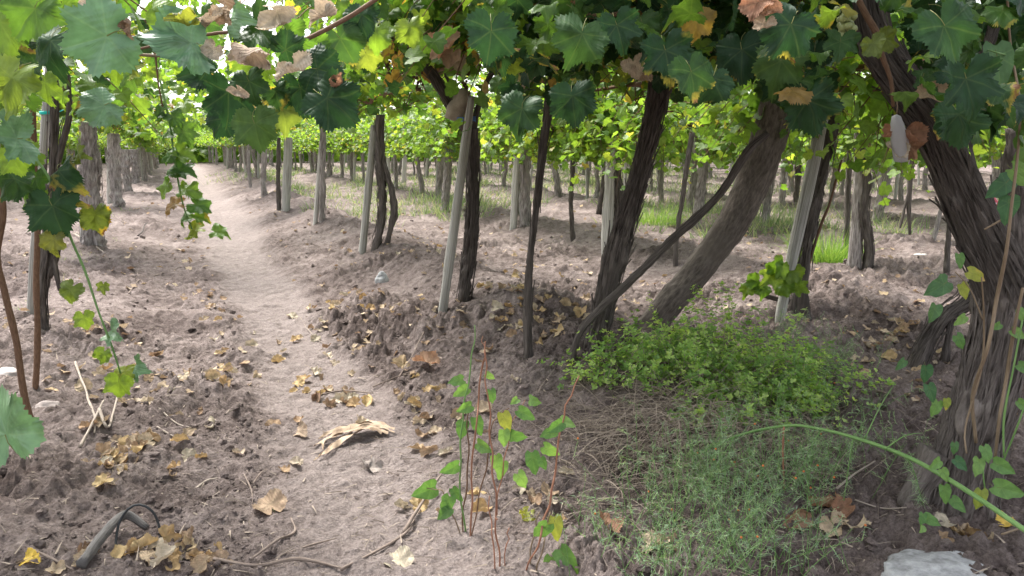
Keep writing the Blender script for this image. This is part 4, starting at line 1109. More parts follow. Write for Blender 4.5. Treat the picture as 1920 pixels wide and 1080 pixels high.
for (u, v, L, tip, ti, tu, mt, k, D) in [(102, 402, 104, 15, 0, 0, M_LEAF_SHADED, 0, 2.7), (118, 330, 84, 40, -20, 10, M_LEAF_SHADED, 1, 2.7), (62, 342, 64, -20, 0, 0, M_LEAF, 2, 2.8), (182, 412, 60, 10, 5, 0, M_LEAF_TURN, 3, 2.8), (100, 457, 50, 0, 0, 0, M_LEAF_TURN, 4, 2.7), (60, 385, 70, -20, 0, 20, M_LEAF, 5, 2.8), (20, 345, 80, -40, 0, 0, M_LEAF_SHADED, 3, 2.7),
        (128, 375, 60, 70, -20, 0, M_LEAF_SHADED, 4, 2.75), (130, 550, 48, -20, 0, 0, M_LEAF_TURN, 1, 2.75), (158, 602, 40, 10, 0, 0, M_LEAF_LIGHT, 0, 2.75), (216, 626, 48, 60, -40, 0, M_LEAF_PALE, 2, 2.75), (192, 668, 34, -20, 0, 0, M_LEAF_LIGHT, 3, 2.7), (222, 726, 54, -10, 10, 0, M_LEAF_LIGHT, 0, 2.7), (255, 692, 52, 80, -55, 0, M_LEAF_PALE, 1, 2.75), (232, 700, 44, 0, -40, 0, M_LEAF_LIGHT, 5, 2.75), (195, 540, 24, 0, 0, 0, M_LEAF_TURN, 2, 2.75), (150, 290, 40, 70, -40, 0, M_LEAF_TURN, 4, 2.75), (45, 290, 60, -60, -20, 0, M_LEAF_LIGHT, 1, 2.8)]:
    px_leaf(ls, u, v, L, D, tip, ti, tu, mt, k)
# sprouts at the squat vine base, withered leaves in the roof, leaves on the T8 trunk
D5 = VN['U5'][1]
for (u, v, L, tip, k) in [(1465, 505, 48, -30, 0), (1490, 515, 44, 40, 1), (1440, 522, 44, -50, 2), (1415, 530, 38, -70, 3), (1400, 545, 30, -30, 4), (1470, 540, 40, 10, 5), (1450, 500, 38, -100, 0), (1500, 540, 34, 60, 2), (1430, 545, 34, 0, 1)]:
    px_leaf(r5, u, v, L, D5 - .25, tip, -25, 10 * (k - 2), M_LEAF_LIGHT, k)
for (rt, u, v, L, tip, D, mt, k) in [(r1, 836, 92, 72, 10, 4.1, M_DRY_RED, 0), (r1, 845, 110, 44, -20, 4.1, M_DRY, 4), (r4, 1418, 14, 66, -20, 1.85, M_DRY_RED, 2), (r4, 1442, 24, 52, 20, 1.85, M_DRY_RED, 5), (r4, 1432, 52, 44, -20, 1.84, M_DRY, 0), (r3, 1190, 128, 48, 10, 3.0, M_DRY, 4), (r3, 1212, 135, 44, 30, 3.0, M_DRY, 2),
        (root8, 1640, 88, 50, 20, 2.3, M_LEAF_TURN, 2), (root8, 1668, 76, 50, 70, 2.35, M_LEAF_TURN, 0), (root8, 1750, 180, 56, 20, 2.6, M_DRY, 1), (root8, 1695, 265, 76, -10, 2.7, M_DRY_RED, 3), (root8, 1712, 280, 58, 30, 2.72, M_DRY_RED, 0), (root8, 1680, 285, 44, -20, 2.68, M_DRY_PALE, 1), (r2, 990, 155, 44, 10, 4.2, M_DRY, 0), (r1, 650, 160, 30, 0, 6, M_DRY_RED, 2), (r1, 868, 120, 40, 10, 5.5, M_DRY, 2)]:
    px_leaf(rt, u, v, L, D, tip, -10, 20, mt, k, T_DRY)
for (u, v, L, tip, ti, D, mt, k) in [(1698, 180, 46, 0, -35, 2.55, M_LEAF_LIGHT, 1), (1780, 66, 120, 25, 0, 1.95, M_LEAF_SHADED, 0), (1800, 230, 96, 15, 0, 2.2, M_LEAF_SHADED, 3), (1815, 165, 110, 10, 0, 2.1, M_LEAF_SHADED, 2), (1475, 60, 110, -30, 0, 1.9, M_LEAF_SHADED, 5)]:
    px_leaf(root8 if u > 1500 else r4, u, v, L, D, tip, ti, 0, mt, k)
for (u, v, L, tip, k) in [(a_, b_, c_ * .8, d_, e_) for (a_, b_, c_, d_, e_) in [(920, 75, 130, -5, 0), (1085, 80, 130, -20, 1), (1160, 60, 100, 15, 2), (1075, 195, 110, 5, 3), (975, 218, 110, -15, 4), (1300, 150, 120, 15, 0), (1520, 205, 130, 20, 3), (1390, 110, 130, 0, 5), (1330, 160, 110, -25, 1), (1250, 110, 120, 10, 2), (1460, 130, 120, -15, 4)]]:
    px_leaf(r2 if u < 1120 else (r3 if u < 1310 else r4), u, v, L, 2.15 + .1 * k, tip, 5, 10 * (k - 2), M_LEAF_SHADED, k)

# grape bunches
def bunch(root, u, v, w, h, D, mat, n, seed, grape):
    r = np.random.default_rng(seed)
    bv, bf = ico(1)
    c = at(u, v, D); k = zdepth(c) / FPX
    S = Soup()
    for _ in range(n):
        t = r.random()
        rad = w * .5 * k * (1 - 0.6 * t) * math.sqrt(r.random()); a = r.uniform(0, 2 * PI)
        p = c + RT * rad * math.cos(a) + FH * rad * math.sin(a) + np.array([0, 0, (0.5 - t) * h * k])
        S.add(bv * grape * r.uniform(.8, 1.1) + p, bf)
    link('grape_bunch', S.mesh('grape_bunch', [mat]), root)
bunch(root8, 1588, 45, 56, 60, 2.45, M_GRAPE, 42, 1, .011)
bunch(r1, 735, 105, 60, 80, 6.0, M_RAISIN, 70, 2, .013)
bunch(r1, 785, 142, 30, 56, 6.0, M_RAISIN, 34, 3, .012)
bunch(r1, 872, 140, 24, 60, 6.1, M_RAISIN, 34, 4, .012)

# ------------------------------------------------------------------ ties, stone weight, bag, packet
def ring_tie(label, u, v, wpx, D, mat, name, turns=3, tails=True, hpx=9):
    c = at(u, v, D); k = zdepth(c) / FPX; rad = wpx * .5 * k
    r = np.random.default_rng(int(u))
    S = Soup(); pts = []
    for i in range(turns * 14 + 1):
        a = i / 14 * 2 * PI
        pts.append(c + RT * math.cos(a) * rad * 1.06 + FH * math.sin(a) * rad * 1.06 + np.array([0, 0, (i / (turns * 14) - .5) * hpx * k + .003 * math.sin(a + u)]))
    S.add(*tube(pts, [.0028] * len(pts), seg=5, step=.02))
    if tails:
        for q in range(5):
            e = c - FH * rad * 1.1
            d = RT * r.normal(0, .028) + np.array([0, 0, -abs(r.normal(.02, .02))])
            S.add(*tube([e, e + d * .6 - FH * .012, e + d * 1.5 - FH * .01], [.0028, .0026, .0015], seg=5, step=.012))
    solo(name, S.mesh(name, [mat]), c, label, 'tie')
D1 = VN['T1'][1]
M_BLUE = plain('blue_twine', (0.07, 0.20, 0.50)); M_TEAL = plain('teal_plastic', (0.02, 0.42, 0.36), .4)
ring_tie('blue twine knotted round the leaning post and the forked vine', 874, 224, 34, D1 - .05, M_BLUE, 'blue_twine', 4)
ring_tie('faded blue twine round a grey vine behind the forked vine', 842, 281, 24, VN['U2'][1], plain('faded_blue_twine', (0.16, 0.32, 0.55)), 'faded_twine', 3, False)
bp_ = dist(G(58, 590))
def band(label, u, v, w, D, mat):
    c = at(u, v, D); k = zdepth(c) / FPX; rad = w * .5 * k
    S = Soup()
    n = 24
    ang = np.arange(n) / n * 2 * PI
    ringp = []
    for rr, dz in ((1.05, -.012), (1.10, -.010), (1.10, .010), (1.05, .012)):
        ringp.append(c + np.outer(np.cos(ang) * rad * rr, RT) + np.outer(np.sin(ang) * rad * rr, FH) + np.array([0, 0, dz]) + np.outer(.004 * np.sin(ang), [0, 0, 1]))
    V = np.vstack(ringp); F = []
    for q in range(4):
        for i in range(n):
            a = q * n + i; b = q * n + (i + 1) % n; q2 = (q + 1) % 4
            F += [(a, b, q2 * n + (i + 1) % n), (a, q2 * n + (i + 1) % n, q2 * n + i)]
    S.add(V, F)
    S.add(*tube([c + RT * rad, c + RT * rad * 2.2 + [0, 0, .002], c + RT * rad * 3.4 + [0, 0, .02]], [.005, .004, .003], seg=6, step=.02))
    solo('teal_tie', S.mesh('teal_tie', [mat]), c, label, 'tie')
band('teal plastic tie round the pale post at left', 86, 211, 20, bp_, M_TEAL)
def lump(name, label, cat, c, ax, mat, seed, flat=0.0, sub=3, amp=.18):
    bv, bf = ico(sub)
    sub = 4 if name == 'white_rock' else sub
    bv, bf = ico(sub)
    d = 1 + amp * noise3(bv[:, 0] * 1.5 + seed, bv[:, 1] * 1.5, bv[:, 2] * 1.5, seed) + amp * .5 * noise3(bv[:, 0] * 4 + seed, bv[:, 1] * 4, bv[:, 2] * 4, seed + 1) + amp * .25 * noise3(bv[:, 0] * 9, bv[:, 1] * 9, bv[:, 2] * 9, seed + 2)
    V = bv * d[:, None]
    W = c + np.outer(V[:, 0] * ax[0], RT) + np.outer(V[:, 1] * ax[1], FH) + np.outer(V[:, 2] * ax[2], [0, 0, 1])
    return solo(name, tri_mesh(name, W, bf, mat), np.array(c), label, cat)
kk_ = D1 / FPX
# tie stone wedged in the fork: a bent slab
def fork_stone():
    c = at(858, 200, D1 - .02)
    P = [at(848, 226, D1 - .03), at(856, 205, D1 - .03), at(868, 180, D1 - .02), at(874, 168, D1 - .02)]
    V, F, uv = tube(P, [.062, .075, .070, .040], seg=16, step=.02, bark=.10, kk=1.5, seed=5)
    solo('wedged_stone', tri_mesh('wedged_stone', V, F, rough_material('tan_stone', (0.24, .20, .155), (.40, .345, .28), nscale=14, bump=.4, coord='Object')), c, 'tan stone wedged in the fork of the vine above blue twine', 'stone')
fork_stone()
def bag():
    D = 2.68
    prof = [(1673, 218, 15, .012), (1675, 232, 22, .02), (1677, 250, 27, .024), (1679, 270, 30, .022), (1680, 290, 28, .016), (1682, 303, 24, .006)]
    n = 18; V = []; F = []
    for i, (u, v, w, dep) in enumerate(prof):
        c = at(u + 8, v, D); k = zdepth(c) / FPX
        for j in range(n):
            a = j / n * 2 * PI
            wr = 1 + .10 * math.sin(5 * a + i) + .06 * math.sin(9 * a + 2 * i)
            V.append(c + RT * math.cos(a) * w * .5 * k * wr + FH * math.sin(a) * dep * wr)
    for i in range(len(prof) - 1):
        for j in range(n):
            a = i * n + j; b = i * n + (j + 1) % n
            F += [(a, b, b + n), (a, b + n, a + n)]
    V += [at(1681, 214, D), at(1690, 305, D)]
    m = len(prof) - 1
    for j in range(n):
        F += [((j + 1) % n, j, len(V) - 2), (m * n + j, m * n + (j + 1) % n, len(V) - 1)]
    t = thing('plastic_bag', at(1681, 260, D), 'small white plastic bag hanging on the big right trunk with a dry leaf', 'bag')
    mm, nt, nd, lk = nodes('white_plastic')
    out = N(nt, 'ShaderNodeOutputMaterial'); p = N(nt, 'ShaderNodeBsdfPrincipled', i_Roughness=.35); p.inputs['Base Color'].default_value = (.42, .42, .43, 1)
    nz = N(nt, 'ShaderNodeTexNoise', i_Scale=60.0); bb = N(nt, 'ShaderNodeBump', i_Strength=.3, i_Distance=.004); lk.new(nz.outputs['Fac'], bb.inputs['Height']); lk.new(bb.outputs[0], p.inputs['Normal'])
    tr = N(nt, 'ShaderNodeBsdfTranslucent'); tr.inputs['Color'].default_value = (.8, .8, .8, 1)
    ms = N(nt, 'ShaderNodeMixShader'); ms.inputs[0].default_value = .3; lk.new(p.outputs[0], ms.inputs[1]); lk.new(tr.outputs[0], ms.inputs[2]); lk.new(ms.outputs[0], out.inputs['Surface'])
    link('pouch', tri_mesh('pouch', V, F, mm), t)
    S = Soup(); S.add(*tube([at(1681, 216, D), at(1683, 200, D), at(1680, 178, D + .02)], [.002] * 3, seg=5, step=.02))
    link('string', S.mesh('string', [M_CANE_TAN]), t)
bag()
def packet():
    D = D8 + 0.10
    c = at(1858, 384, D); k = zdepth(c) / FPX
    m, nt, nd, lk = nodes('red_print')
    out = N(nt, 'ShaderNodeOutputMaterial'); p = N(nt, 'ShaderNodeBsdfPrincipled', i_Roughness=.4)
    tc = N(nt, 'ShaderNodeTexCoord'); vo = N(nt, 'ShaderNodeTexVoronoi', i_Scale=70.0); lk.new(tc.outputs['Object'], vo.inputs['Vector'])
    cr = ramp(nt, [(.28, (.75, .68, .66)), (.36, (.42, .03, .05))]); lk.new(vo.outputs['Distance'], cr.inputs[0]); lk.new(cr.outputs[0], p.inputs['Base Color']); lk.new(p.outputs[0], out.inputs['Surface'])
    bv, bf = ico(2)
    d = 1 + .2 * noise3(bv[:, 0] * 2, bv[:, 1] * 2, bv[:, 2] * 2, 8)
    V = bv * d[:, None]
    ax = RT * .8 + np.array([0, 0, -.6]); ay = np.cross(FH, ax)
    W = c + np.outer(V[:, 0] * 24 * k, ax) + np.outer(V[:, 2] * 15 * k, ay) + np.outer(V[:, 1] * .015, FH)
    solo('red_packet', tri_mesh('red_packet', W, bf, m), c, 'crumpled red and white patterned packet lodged behind the right trunk', 'packet')
packet()

# ------------------------------------------------------------------ climbing plant on the right trunk
cl = thing('climbing_plant', G(1840, 900), 'climbing plant with oval leaves and brown stems on the right-hand trunk', 'climber')
DC = D8 - 0.35
for pts, mt in (([(1832, 830, 9), (1826, 740, 9), (1850, 650, 10), (1868, 560, 11), (1890, 470, 9), (1897, 380, 8), (1906, 280, 7), (1912, 190, 7), (1898, 90, 7), (1890, -20, 6)], M_CANE_TAN),
                ([(1868, 860, 8), (1872, 780, 9), (1890, 700, 10), (1902, 620, 9), (1915, 540, 8)], M_CANE_TAN),
                ([(1885, 855, 5), (1880, 780, 6), (1900, 690, 5), (1920, 600, 5)], M_CANE_GREEN),
                ([(1815, 850, 5), (1808, 800, 5), (1840, 690, 6), (1848, 600, 5), (1838, 520, 4)], M_CANE_TAN),
                ([(1898, 105, 5), (1870, 98, 4), (1848, 92, 3)], M_CANE_GREEN), ([(1895, 400, 6), (1870, 415, 6), (1845, 430, 5)], M_CANE_TAN),
                ([(1846, 600, 4), (1815, 540, 3), (1790, 510, 3)], M_CANE_TAN), ([(1880, 870, 5), (1905, 800, 5), (1930, 740, 5)], M_CANE_GREEN), ([(1845, 850, 4), (1842, 900, 4), (1848, 930, 4)], M_CANE_GREEN)):
    px_cane(cl, [(q[0] + 3 * math.sin(q[1] * .05), q[1], q[2] * .72, .05 * math.sin(q[1] * .013 + q[0])) for q in pts], DC, mt, 'stem', 8)
for (u, v, L, tip, ti, tu, mt, k) in [(1872, 122, 100, 8, 0, 0, M_OVAL_DARK, 0), (1892, 210, 76, 20, 0, 30, M_OVAL_DARK, 2), (1878, 350, 62, -50, 0, 0, M_OVAL_DARK, 1), (1890, 390, 60, -10, 0, 30, M_OVAL_DARK, 0), (1762, 538, 60, -60, -10, 0, M_OVAL_DARK, 1), (1750, 586, 42, -20, 0, 0, M_OVAL_DARK, 2), (1800, 488, 32, 10, 0, 0, M_OVAL, 0), (1830, 516, 40, 60, -10, 0, M_OVAL_TURN, 1), (1806, 545, 36, 20, 0, 0, M_OVAL_TURN, 2),
        (1802, 600, 30, -50, 0, 0, M_OVAL, 0), (1800, 640, 34, 30, 0, 0, M_OVAL, 1), (1868, 612, 24, -60, 0, 0, M_OVAL, 2), (1908, 625, 34, 60, 0, 0, M_OVAL, 0), (1915, 590, 28, 20, 0, 0, M_OVAL, 1), (1735, 700, 40, 0, 10, 0, M_OVAL_DARK, 2), (1745, 735, 40, 20, 0, 0, M_OVAL_DARK, 0), (1755, 765, 36, -20, 0, 0, M_OVAL, 1), (1774, 757, 26, 0, 0, 0, M_OVAL_TURN, 2), (1690, 683, 28, -40, 0, 0, M_OVAL_DARK, 0),
        (1835, 874, 40, -20, -20, 0, M_OVAL, 1), (1880, 876, 46, 60, -25, 0, M_OVAL, 2), (1888, 918, 58, 75, -20, 0, M_OVAL, 0), (1850, 850, 36, 10, -20, 0, M_OVAL, 1), (1770, 890, 30, 20, -10, 0, M_OVAL, 2), (1772, 925, 40, 10, 0, 0, M_OVAL, 0), (1745, 975, 34, 60, -50, 0, M_OVAL, 1), (1728, 990, 30, -60, -50, 0, M_OVAL, 2), (1795, 945, 36, 40, -30, 0, M_OVAL, 0), (1838, 935, 44, -10, 0, 0, M_OVAL_TURN, 1), (1755, 870, 34, -60, -20, 0, M_OVAL, 0), (1800, 870, 34, 40, -20, 0, M_OVAL_DARK, 2), (1730, 972, 26, -20, -20, 0, M_OVAL, 1), (1790, 840, 26, 0, 0, 0, M_OVAL_DARK, 1), (1915, 760, 30, 40, 0, 0, M_OVAL, 2), (1920, 690, 34, 60, 0, 0, M_OVAL, 0), (1915, 330, 60, 50, 0, 20, M_OVAL, 1)]:
    px_leaf(cl, u, v, L, DC if v < 830 else DC - .1, tip, ti, tu, mt, k, T_OVAL)

# ------------------------------------------------------------------ ribbons: grass, straw, feathery weeds
def ribbons(S, P0, D0, length, width, bend, rnd, seg=3, mi=0):
    """curved tapering blades: start P0, direction D0, sagging by bend"""
    n = len(P0)
    side = np.cross(D0, [0, 0, 1.0]) + 1e-3
    side /= np.linalg.norm(side, axis=1)[:, None]
    rr = np.random.default_rng(n)
    a = rr.uniform(0, 2 * PI, n)
    f2 = np.cross(side, D0)
    side = side * np.cos(a)[:, None] + f2 * np.sin(a)[:, None]
    Vs = []
    for k in range(seg + 1):
        t = k / seg
        c = P0 + D0 * (length * t)[:, None] + np.outer(-bend * t * t, [0, 0, 1.0]) * length[:, None] ** 1
        w = (width * (1 - 0.9 * t))[:, None]
        Vs += [c - side * w, c + side * w]
    V = np.stack(Vs, 1)                                             # n, 2(seg+1), 3
    m = 2 * (seg + 1)
    f = []
    for k in range(seg):
        q = 2 * k
        f += [(q, q + 1, q + 3), (q, q + 3, q + 2)]
    F = (np.array(f)[None] + (np.arange(n) * m)[:, None, None]).reshape(-1, 3)
    uv = np.tile(np.full((m, 2), .5), (n, 1))
    S.add(V.reshape(-1, 3), F, uv, 0, mi)
    S.r[-1] = np.repeat(rnd, m)
def tuft(S, c, n, h, spread, r, width=.004, bend=.5, up=1.0):
    a = r.uniform(0, 2 * PI, n); q = spread * np.sqrt(r.random(n))
    P = np.stack([c[0] + q * np.cos(a), c[1] + q * np.sin(a), np.zeros(n)], 1)
    P[:, 2] = height_base(P[:, 0], P[:, 1]) - .01
    D = np.stack([np.cos(a) * r.uniform(.0, .7, n) + r.normal(0, .2, n), np.sin(a) * r.uniform(0, .7, n) + r.normal(0, .2, n), np.full(n, up)], 1)
    D /= np.linalg.norm(D, axis=1)[:, None]
    ribbons(S, P, D, h * r.uniform(.25, 1.15, n), np.full(n, width) * r.uniform(.6, 1.2, n), bend * r.uniform(.2, 1, n), r.random(n))
def grass():
    r = np.random.default_rng(12)
    S = Soup()
    # pale weedy strips under the rows, away from the path
    n = 0
    while n < 1500:
        row = r.choice([2.35, 5.6, 5.6, 8.9, 8.9, 12.2, 12.2, 15.5, 18.8, 22.1])
        y = 9 + 35 * r.random() ** 1.35
        x = row + r.normal(0, .9) + (1.0 if row == 2.35 else 0)
        if row == 2.35 and y < 10.5: continue
        if noise2(x * .55, y * .4, 71) + .4 * noise2(x * 1.6, y * 1.2, 72) < -.02 + (.25 if y < 16 else 0): continue
        p = np.array([x, y, 0.]); u, v, z = pix(p)
        if not (-60 < u < 1980) or z < 8: continue
        tuft(S, (x, y), int(r.integers(12, 22)), r.uniform(.18, .55), r.uniform(.15, .5), r, width=.004 + z * .00034)
        n += 1
    for _ in range(70):                                             # thin green at the feet of the left row
        y = r.uniform(6.5, 20); x = -1.1 + r.normal(0, .22)
        tuft(S, (x, y), 12, r.uniform(.05, .16), .12, r, width=.003)
    for _ in range(60):
        p = G(r.uniform(1380, 1500), r.uniform(440, 480)); tuft(S, p, 14, .10, .2, r, width=.003)
    o = link('grass', S.mesh('grass', [M_GRASS], False))
    tag(o, 'pale green weedy grass under the farther vine rows', 'grass', kind='stuff')
    for (u, v, w, h, n, lab) in [(1548, 492, .36, .58, 1000, 'bright green grassy clump left of the brownish post'), (1226, 424, .48, .55, 900, 'bright green grassy clump right of the stout shaggy trunk'), (1650, 440, .4, .2, 160, 'low green tuft at the foot of the pale fluted trunk'), (735, 880, .02, .05, 6, None), (690, 430, .12, .22, 40, None)]:
        if lab is None: continue
        b = G(u, v); T = Soup(); rr = np.random.default_rng(u)
        tuft(T, b, n, h, w, rr, width=.0045, bend=.45)
        me = T.mesh('grass_clump', [leaf_material('clump_blade_%d' % u, [(0.0, (0.09, 0.19, 0.05)), (0.6, (0.13, 0.25, 0.065)), (1.0, (0.23, 0.32, 0.11))], trans=.45, veins=False, rough=.55)], False)
        solo('grass_clump', me, b, lab, 'grass clump')
grass()

# the bush at the foot of the smooth trunk
def bush():
    c = G(1300, 800)
    D = dist(c)
    root = thing('green_bush', c, 'bushy mound of small bright green leaves over dry grass', 'bush')
    r = np.random.default_rng(17)
    kx = zdepth(c) / FPX
    leafS = Soup()
    q = np.array([(0, 0, 0), (.35, .45, .05), (.28, .8, .08), (0, 1.0, .02), (-.28, .8, .08), (-.35, .45, .05)])
    qf = np.array([(0, 1, 2), (0, 2, 3), (0, 3, 4), (0, 4, 5)])
    tm = (q, qf, np.tile([[.5, .5]], (6, 1)) + q[:, :2] * .1, np.zeros(4, int))
    pos = []; nr = []; tp = []; sz = []; rn = []
    stemS = Soup()
    lobes = [(1150, 700, .22, .26, 4.2), (1230, 690, .26, .34, 4.2), (1320, 690, .30, .40, 4.25), (1410, 700, .28, .38, 4.2), (1330, 770, .26, .28, 3.95), (1240, 780, .22, .22, 3.9), (1420, 800, .26, .26, 3.9), (1105, 740, .15, .16, 4.05), (1500, 730, .22, .30, 4.25), (1370, 850, .22, .2, 3.65), (1480, 820, .2, .24, 3.8), (1340, 640, .30, .24, 4.75), (1440, 650, .24, .26, 4.7), (1300, 860, .16, .12, 3.6), (1540, 800, .18, .22, 3.9), (1180, 640, .12, .16, 4.5)]
    for li, (u, v, R, H, Dl) in enumerate(lobes):
        lc = at(1300 + (u - 1300) * .9, v + 40, Dl)
        lc[2] = float(height_base(lc[0], lc[1]))
        tall = {2: .66, 3: .72, 8: .72, 1: .56}.get(li, .50)
        if li in (11, 15): continue
        for _ in range(int(270 * R)):
            d = np.array([r.normal(0, .9), r.normal(0, .9), r.uniform(.35, 1.5)]); d /= np.linalg.norm(d)
            L = r.uniform(.45, 1.3) * (R + H) * tall
            st = lc + np.array([r.normal(0, R * .35), r.normal(0, R * .35), 0])
            bend = np.array([r.normal(0, .15), r.normal(0, .15), -.10])
            kn = [st + d * L * t + bend * L * t * t for t in (0, .5, 1)]
            stemS.add(*tube(kn, [.0024, .0018, .0012], seg=3, step=.08, cap=False))
            tone0 = np.clip(r.normal(.42, .28), 0, .95)
            for t in np.arange(r.uniform(.5, .75), 1.0, .012 / L):
                p = st + d * L * t + bend * L * t * t + r.normal(0, .016, 3)
                tone = np.clip(tone0 + .4 * (t - .6) + r.normal(0, .1), 0, .999)
                up = d * .6 + np.array([0, 0, .7]) + r.normal(0, .35, 3); up /= np.linalg.norm(up)
                s0 = r.uniform(.011, .028) * (1.25 - .45 * t)
                e1 = np.cross(up, [1, .3, .2]); e1 /= np.linalg.norm(e1); e2 = np.cross(up, e1)
                a0 = r.uniform(0, 6.28)
                for k in range(4):
                    a = a0 + k / 4 * 2 * PI
                    rad = e1 * math.cos(a) + e2 * math.sin(a)
                    pos.append(p); tp.append(rad + up * .45); nr.append(up - rad * .4 + r.normal(0, .2, 3)); sz.append(s0); rn.append(tone)
    leaf_batch(leafS, tm, np.array(pos), np.array(nr), np.array(tp), np.array(sz), np.array(rn))
    o = link('foliage', leafS.mesh('foliage', [M_WEED], True), root); o['kind'] = 'stuff'
    o = link('stems', stemS.mesh('stems', [M_STRAW]), root); o['kind'] = 'stuff'
    # dead grass spilling down the front of the mound
    S = Soup(); n = 5200
    q = c - FH * .12
    px_, py_ = r.normal(0, .52, n), r.normal(0, .34, n)
    P = q[None] + np.outer(px_, RT) + np.outer(py_, FH)
    P[:, 2] = height_base(P[:, 0], P[:, 1]) + r.uniform(-.01, .16, n) * np.exp(-(px_ / .5) ** 2 - (py_ / .35) ** 2)
    Dd = np.outer(r.normal(-.3, .6, n), RT) - np.outer(r.uniform(-.1, .9, n), FH) + np.outer(r.uniform(-.4, .6, n), [0, 0, 1.])
    Dd /= np.linalg.norm(Dd, axis=1)[:, None]
    ribbons(S, P, Dd, r.uniform(.10, .30, n), r.uniform(.0012, .0026, n), r.uniform(.1, .5, n), r.random(n), 4)
    o = link('dry_grass', S.mesh('dry_grass', [M_STRAW], False), root); o['kind'] = 'stuff'
bush()

def feathery(label, specs, seed, name='feathery_weed'):
    r = np.random.default_rng(seed)
    b = G(*specs[0][:2])
    root = thing(name, b, label, 'weed', 'feathery weeds in the foreground')
    stem = Soup(); fo = Soup(); berries = Soup()
    NP = []; ND = []; NL = []
    bv, bf = ico(0)
    for (u, v, n, h) in specs:
        g = G(u, v)
        for _ in range(n):
            p = g + np.array([r.normal(0, .10), r.normal(0, .10), 0]); p[2] = float(height_base(p[0], p[1])) - .01
            d = np.array([r.normal(0, .35), r.normal(0, .35), 1.0]); d /= np.linalg.norm(d)
            L = h * r.uniform(.55, 1.15); q = [p.copy()]; st = .05; pp = p.copy()
            for k in range(int(L / st)):
                d = d + np.array([r.normal(0, .07), r.normal(0, .07), -.035]); d /= np.linalg.norm(d); pp = pp + d * st; q.append(pp.copy())
            q = np.array(q)
            if len(q) < 3: continue
            stem.add(*tube(q, np.linspace(.0019, .0007, len(q)), seg=3, step=.1, cap=False))
            for k in range(2, len(q)):
                if r.random() < .25: continue
                # side branch with needles
                e = np.cross(q[k] - q[k - 1], r.normal(0, 1, 3)); e /= np.linalg.norm(e) + 1e-6
                e = e + (q[k] - q[k - 1]) / st * .6; e /= np.linalg.norm(e)
                bl_ = r.uniform(.03, .11) * (1 - .3 * k / len(q))
                NP.append(q[k]); ND.append(e); NL.append(bl_)
                m = int(bl_ / .0065)
                for i in range(m):
                    o = q[k] + e * bl_ * i / m
                    dd = e * .5 + r.normal(0, .7, 3); dd /= np.linalg.norm(dd)
                    NP.append(o); ND.append(dd); NL.append(r.uniform(.010, .024))
                if r.random() < .02:
                    berries.add(bv * .0045 + q[k] + e * bl_, bf)
    NP = np.array(NP); ND = np.array(ND); NL = np.array(NL)
    ribbons(fo, NP, ND, NL, np.where(NL > .03, .0014, .0013), np.full(len(NP), .15), r.random(len(NP)), 1)
    link('stems', stem.mesh('stems', [M_CANE_GREEN]), root)['kind'] = 'stuff'
    link('foliage', fo.mesh('foliage', [M_FEATHER], False), root)['kind'] = 'stuff'
    if berries.n: link('berries', berries.mesh('berries', [plain('orange_berry', (.5, .16, .05))]), root)['kind'] = 'stuff'
feathery('fine feathery green weed in front of the bush', [(1230, 950, 26, .34), (1330, 930, 34, .42), (1430, 920, 34, .42), (1290, 1000, 26, .36), (1370, 990, 26, .36)], 1)
feathery('fine feathery weed along the bottom edge right of the red stems', [(1180, 1060, 26, .30), (1290, 1090, 32, .36), (1400, 1070, 30, .36), (1110, 1010, 12, .22), (1510, 1060, 14, .22)], 2)
feathery('feathery weed sprawling between the bush and the right-hand trunk', [(1530, 900, 30, .34), (1620, 880, 22, .28), (1480, 960, 28, .40), (1690, 860, 14, .22)], 3)
feathery('greyish feathery weed growing behind the bush by the leaning post', [(1520, 740, 30, .42), (1470, 660, 26, .32), (1560, 700, 24, .32), (1580, 790, 26, .38)], 4)

